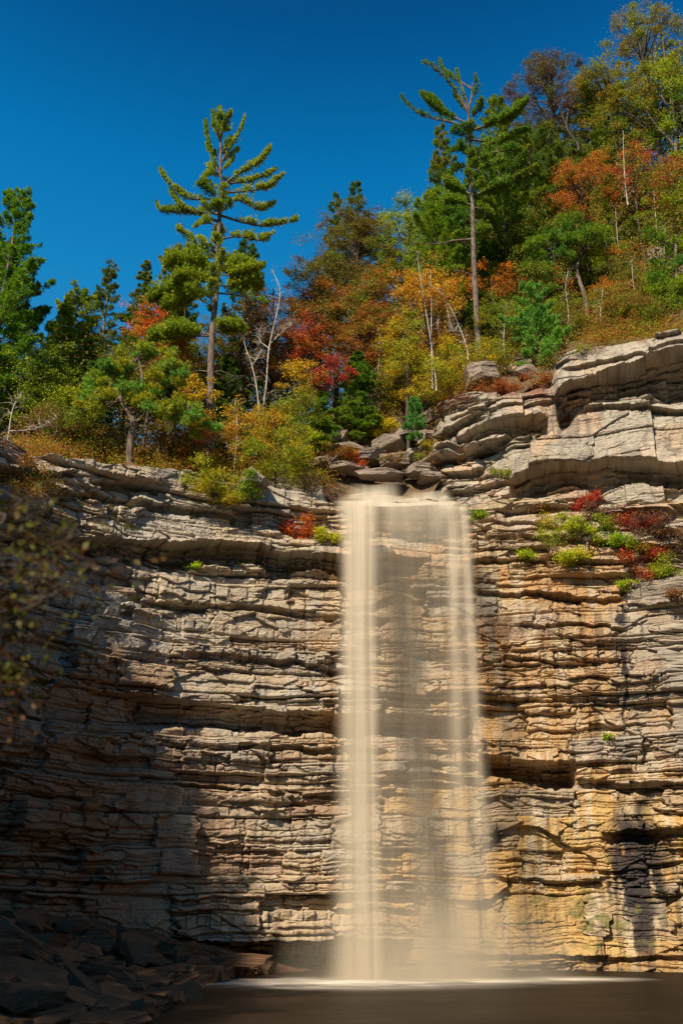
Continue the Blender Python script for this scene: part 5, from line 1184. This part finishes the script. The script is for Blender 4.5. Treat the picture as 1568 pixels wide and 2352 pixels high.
for i, (lb, px, py, rx, rz, c, cc, n) in enumerate([
    ('twiggy brown mass behind the crimson shrub near the right edge', 1480, 1225, .9, .5, (.14, .075, .05), (.22, .04, .03), 1900),
    ('golden leaves in the middle of the right hand tangle', 1470, 1275, .6, .3, (.32, .22, .03), YGR, 900),
    ('deep red leaves low in the right hand tangle', 1505, 1330, .6, .35, (.24, .04, .03), DOR, 1000),
    ('brown trailing stems at the right edge below the olive bush', 1555, 1270, .6, .5, (.16, .09, .05), BRN, 1200),
    ('green leafy patch between the lime and crimson shrubs', 1385, 1225, .5, .3, (.14, .20, .02), YGR, 800),
    ('olive trailing plant below the yellow leafed shrub', 1275, 1260, .5, .3, (.18, .20, .02), OLV, 800),
    ('faded twigs under the crimson bush on the seam', 1352, 1196, .45, .25, (.15, .10, .08), BRN, 600)]):
    wshrub(lb, px, py, rx, rz, c, cc, 450 + i, n=n, leaf=.075)

# ------------------------------------------------------------------ trees of the left bank: their shade falls over the lower left of the cliff
LB = [(-20.8, 26, 5, 2.0), (-22.4, 23.0, 10, 2.5), (-21.8, 20.4, 9, 2.3), (-24.6, 19.0, 16, 2.9), (-23.0, 16.4, 15, 2.6), (-25.8, 14.4, 20, 3.1), (-23.4, 12.6, 18, 2.8), (-26.4, 10.2, 21, 3.2), (-24.0, 8.0, 17, 2.9),
      (-27.2, 6.0, 20, 3.2), (-24.4, 3.6, 16, 3.1), (-26.8, 0.8, 19, 3.4), (-24.4, -2.0, 18, 3.4), (-27.4, -4.6, 17, 3.4), (-24.4, -7.0, 19, 3.8), (-28.5, 17.5, 19, 3.2), (-25.4, 23.0, 14, 2.8), (-25.0, 28.6, 9, 2.4), (-27.5, -11, 15, 3.6), (-24.4, -12.0, 18, 3.8)]
for i, (x, y, h, r) in enumerate(LB):
    broadleaf('bank_tree', 'leafy tree out on the left bank that shades the lower cliff', 'tree', 0, 0, 0, 0, 0, OLV, DOR, 810 + i, leaf=.24, dens=1.0, gap=.48, group='trees on the left bank', metric=(x, y, h, h * .15, r))

def valley_behind():  # unseen slope and woods behind the camera, added to cut the sky light
    xs = np.linspace(-90, 90, 60); ts = np.linspace(0, 1, 30); V = []
    for t in ts:
        for x in xs:
            V.append((x, -14 - 60 * t - abs(x) * .0 + 4 * math.sin(x * .1), -1.5 + 24 * t + 2 * math.sin(x * .3 + t * 9)))
    idx = np.arange(1800).reshape(30, 60); Fq = np.stack([idx[:-1, :-1], idx[:-1, 1:], idx[1:, 1:], idx[1:, :-1]], -1).reshape(-1, 4)
    tag(mkobj('unseen_hill', np.array(V), Fq, bpy.data.materials['leaf_litter']), kind='structure')
    rs = np.random.RandomState(6); LV = Leaves()
    for k in range(1500):
        x = rs.uniform(-60, 60); t = rs.uniform(0, 1); c = np.array([x, -16 - 50 * t, 24 * t * .9 + rs.uniform(0, 13)]); n = 34
        o = rs.normal(0, 1, (n, 3)) * [1.6, 1.6, 1.1]; LV.add(c + o, rs.normal(0, 1, (n, 3)), .9 * rs.uniform(.6, 1.2, n), .6, rs.rand())
    o = LV.build('unseen_woods', M_LEAF, None, np.zeros(3), rs, (.12, .09, .02), (.20, .09, .025)); o.location = (0, 0, 0)
    tag(o, 'unseen autumn woods behind the camera, added to dim the sky light', 'woodland', kind='stuff')
valley_behind()

# ------------------------------------------------------------------ near branches reaching in from the left
def near_tree():
    rs = np.random.RandomState(91); org = np.array([-3.6, 5.2, 0.]); root = empty('overhanging_tree', org); tag(root, 'blurred near branches with brown leaves hanging in from the left', 'tree')
    tb = Tubes(); LV = Leaves(); trk = np.array([(-3.6, 5.2, -.3), (-3.7, 5.3, 1.6), (-3.4, 5.4, 3.4), (-3.5, 5.3, 5.2), (-3.7, 5.2, 7)]); tb.add(catmull(trk, 6), .13, .05, 8)
    c4 = lambda x, y: (.5 * x - 55, 1021 + .5 * y)
    for pts in ([(-500, 900), (0, 700), (100, 650), (300, 560), (400, 450), (520, 400)], [(-500, 950), (0, 800), (200, 770), (400, 660), (540, 540)], [(-450, 500), (0, 420), (150, 300), (260, 240)], [(-450, 700), (0, 560), (200, 540), (340, 500)], [(-400, 1000), (0, 850), (160, 830), (260, 880)]):
        P = np.array([at(*c4(x, y), 5.0 + .3 * math.sin(x * .01)) for x, y in pts]); P[0] = [-3.45, 5.3, P[0][2] - .3]; C = catmull(P, 6); tb.add(C, .012, .003, 5)
        for _ in range(26):
            j = rs.randint(len(C) // 4, len(C)); b = C[j] + rs.normal(0, 1, 3) * [.16, .12, .09]; tb.add(bez(C[j], b, n=4), .005, .002, 3)
            if rs.rand() < .9: LV.add(np.repeat([b], 5, 0) + rs.normal(0, .06, (5, 3)), rs.normal(0, 1, (5, 3)) + [0, 0, -.8], .055, .036, rs.rand())
    for (px, py, k) in ((30, 1540, 60), (30, 1600, 60), (10, 1660, 50), (80, 1570, 14), (0, 1500, 30)):
        c = at(px, py, 5.4); tb.add(bez([-3.5, 5.3, c[2] + .4], c, sag=.1, n=6), .012, .003, 4); o = rs.normal(0, 1, (k, 3)) * [.09, .1, .06]; LV.add(c + o, rs.normal(0, 1, (k, 3)) + [.3, 0, -.5], .05, .03, rs.rand())
    tb.build('trunk', M_BARKD, root, org); LV.build('foliage', M_LEAF, root, org, rs, (.07, .035, .012), (.05, .05, .012))
near_tree()
print('faces', sum(len(o.data.polygons) for o in bpy.data.objects if o.type == 'MESH'))
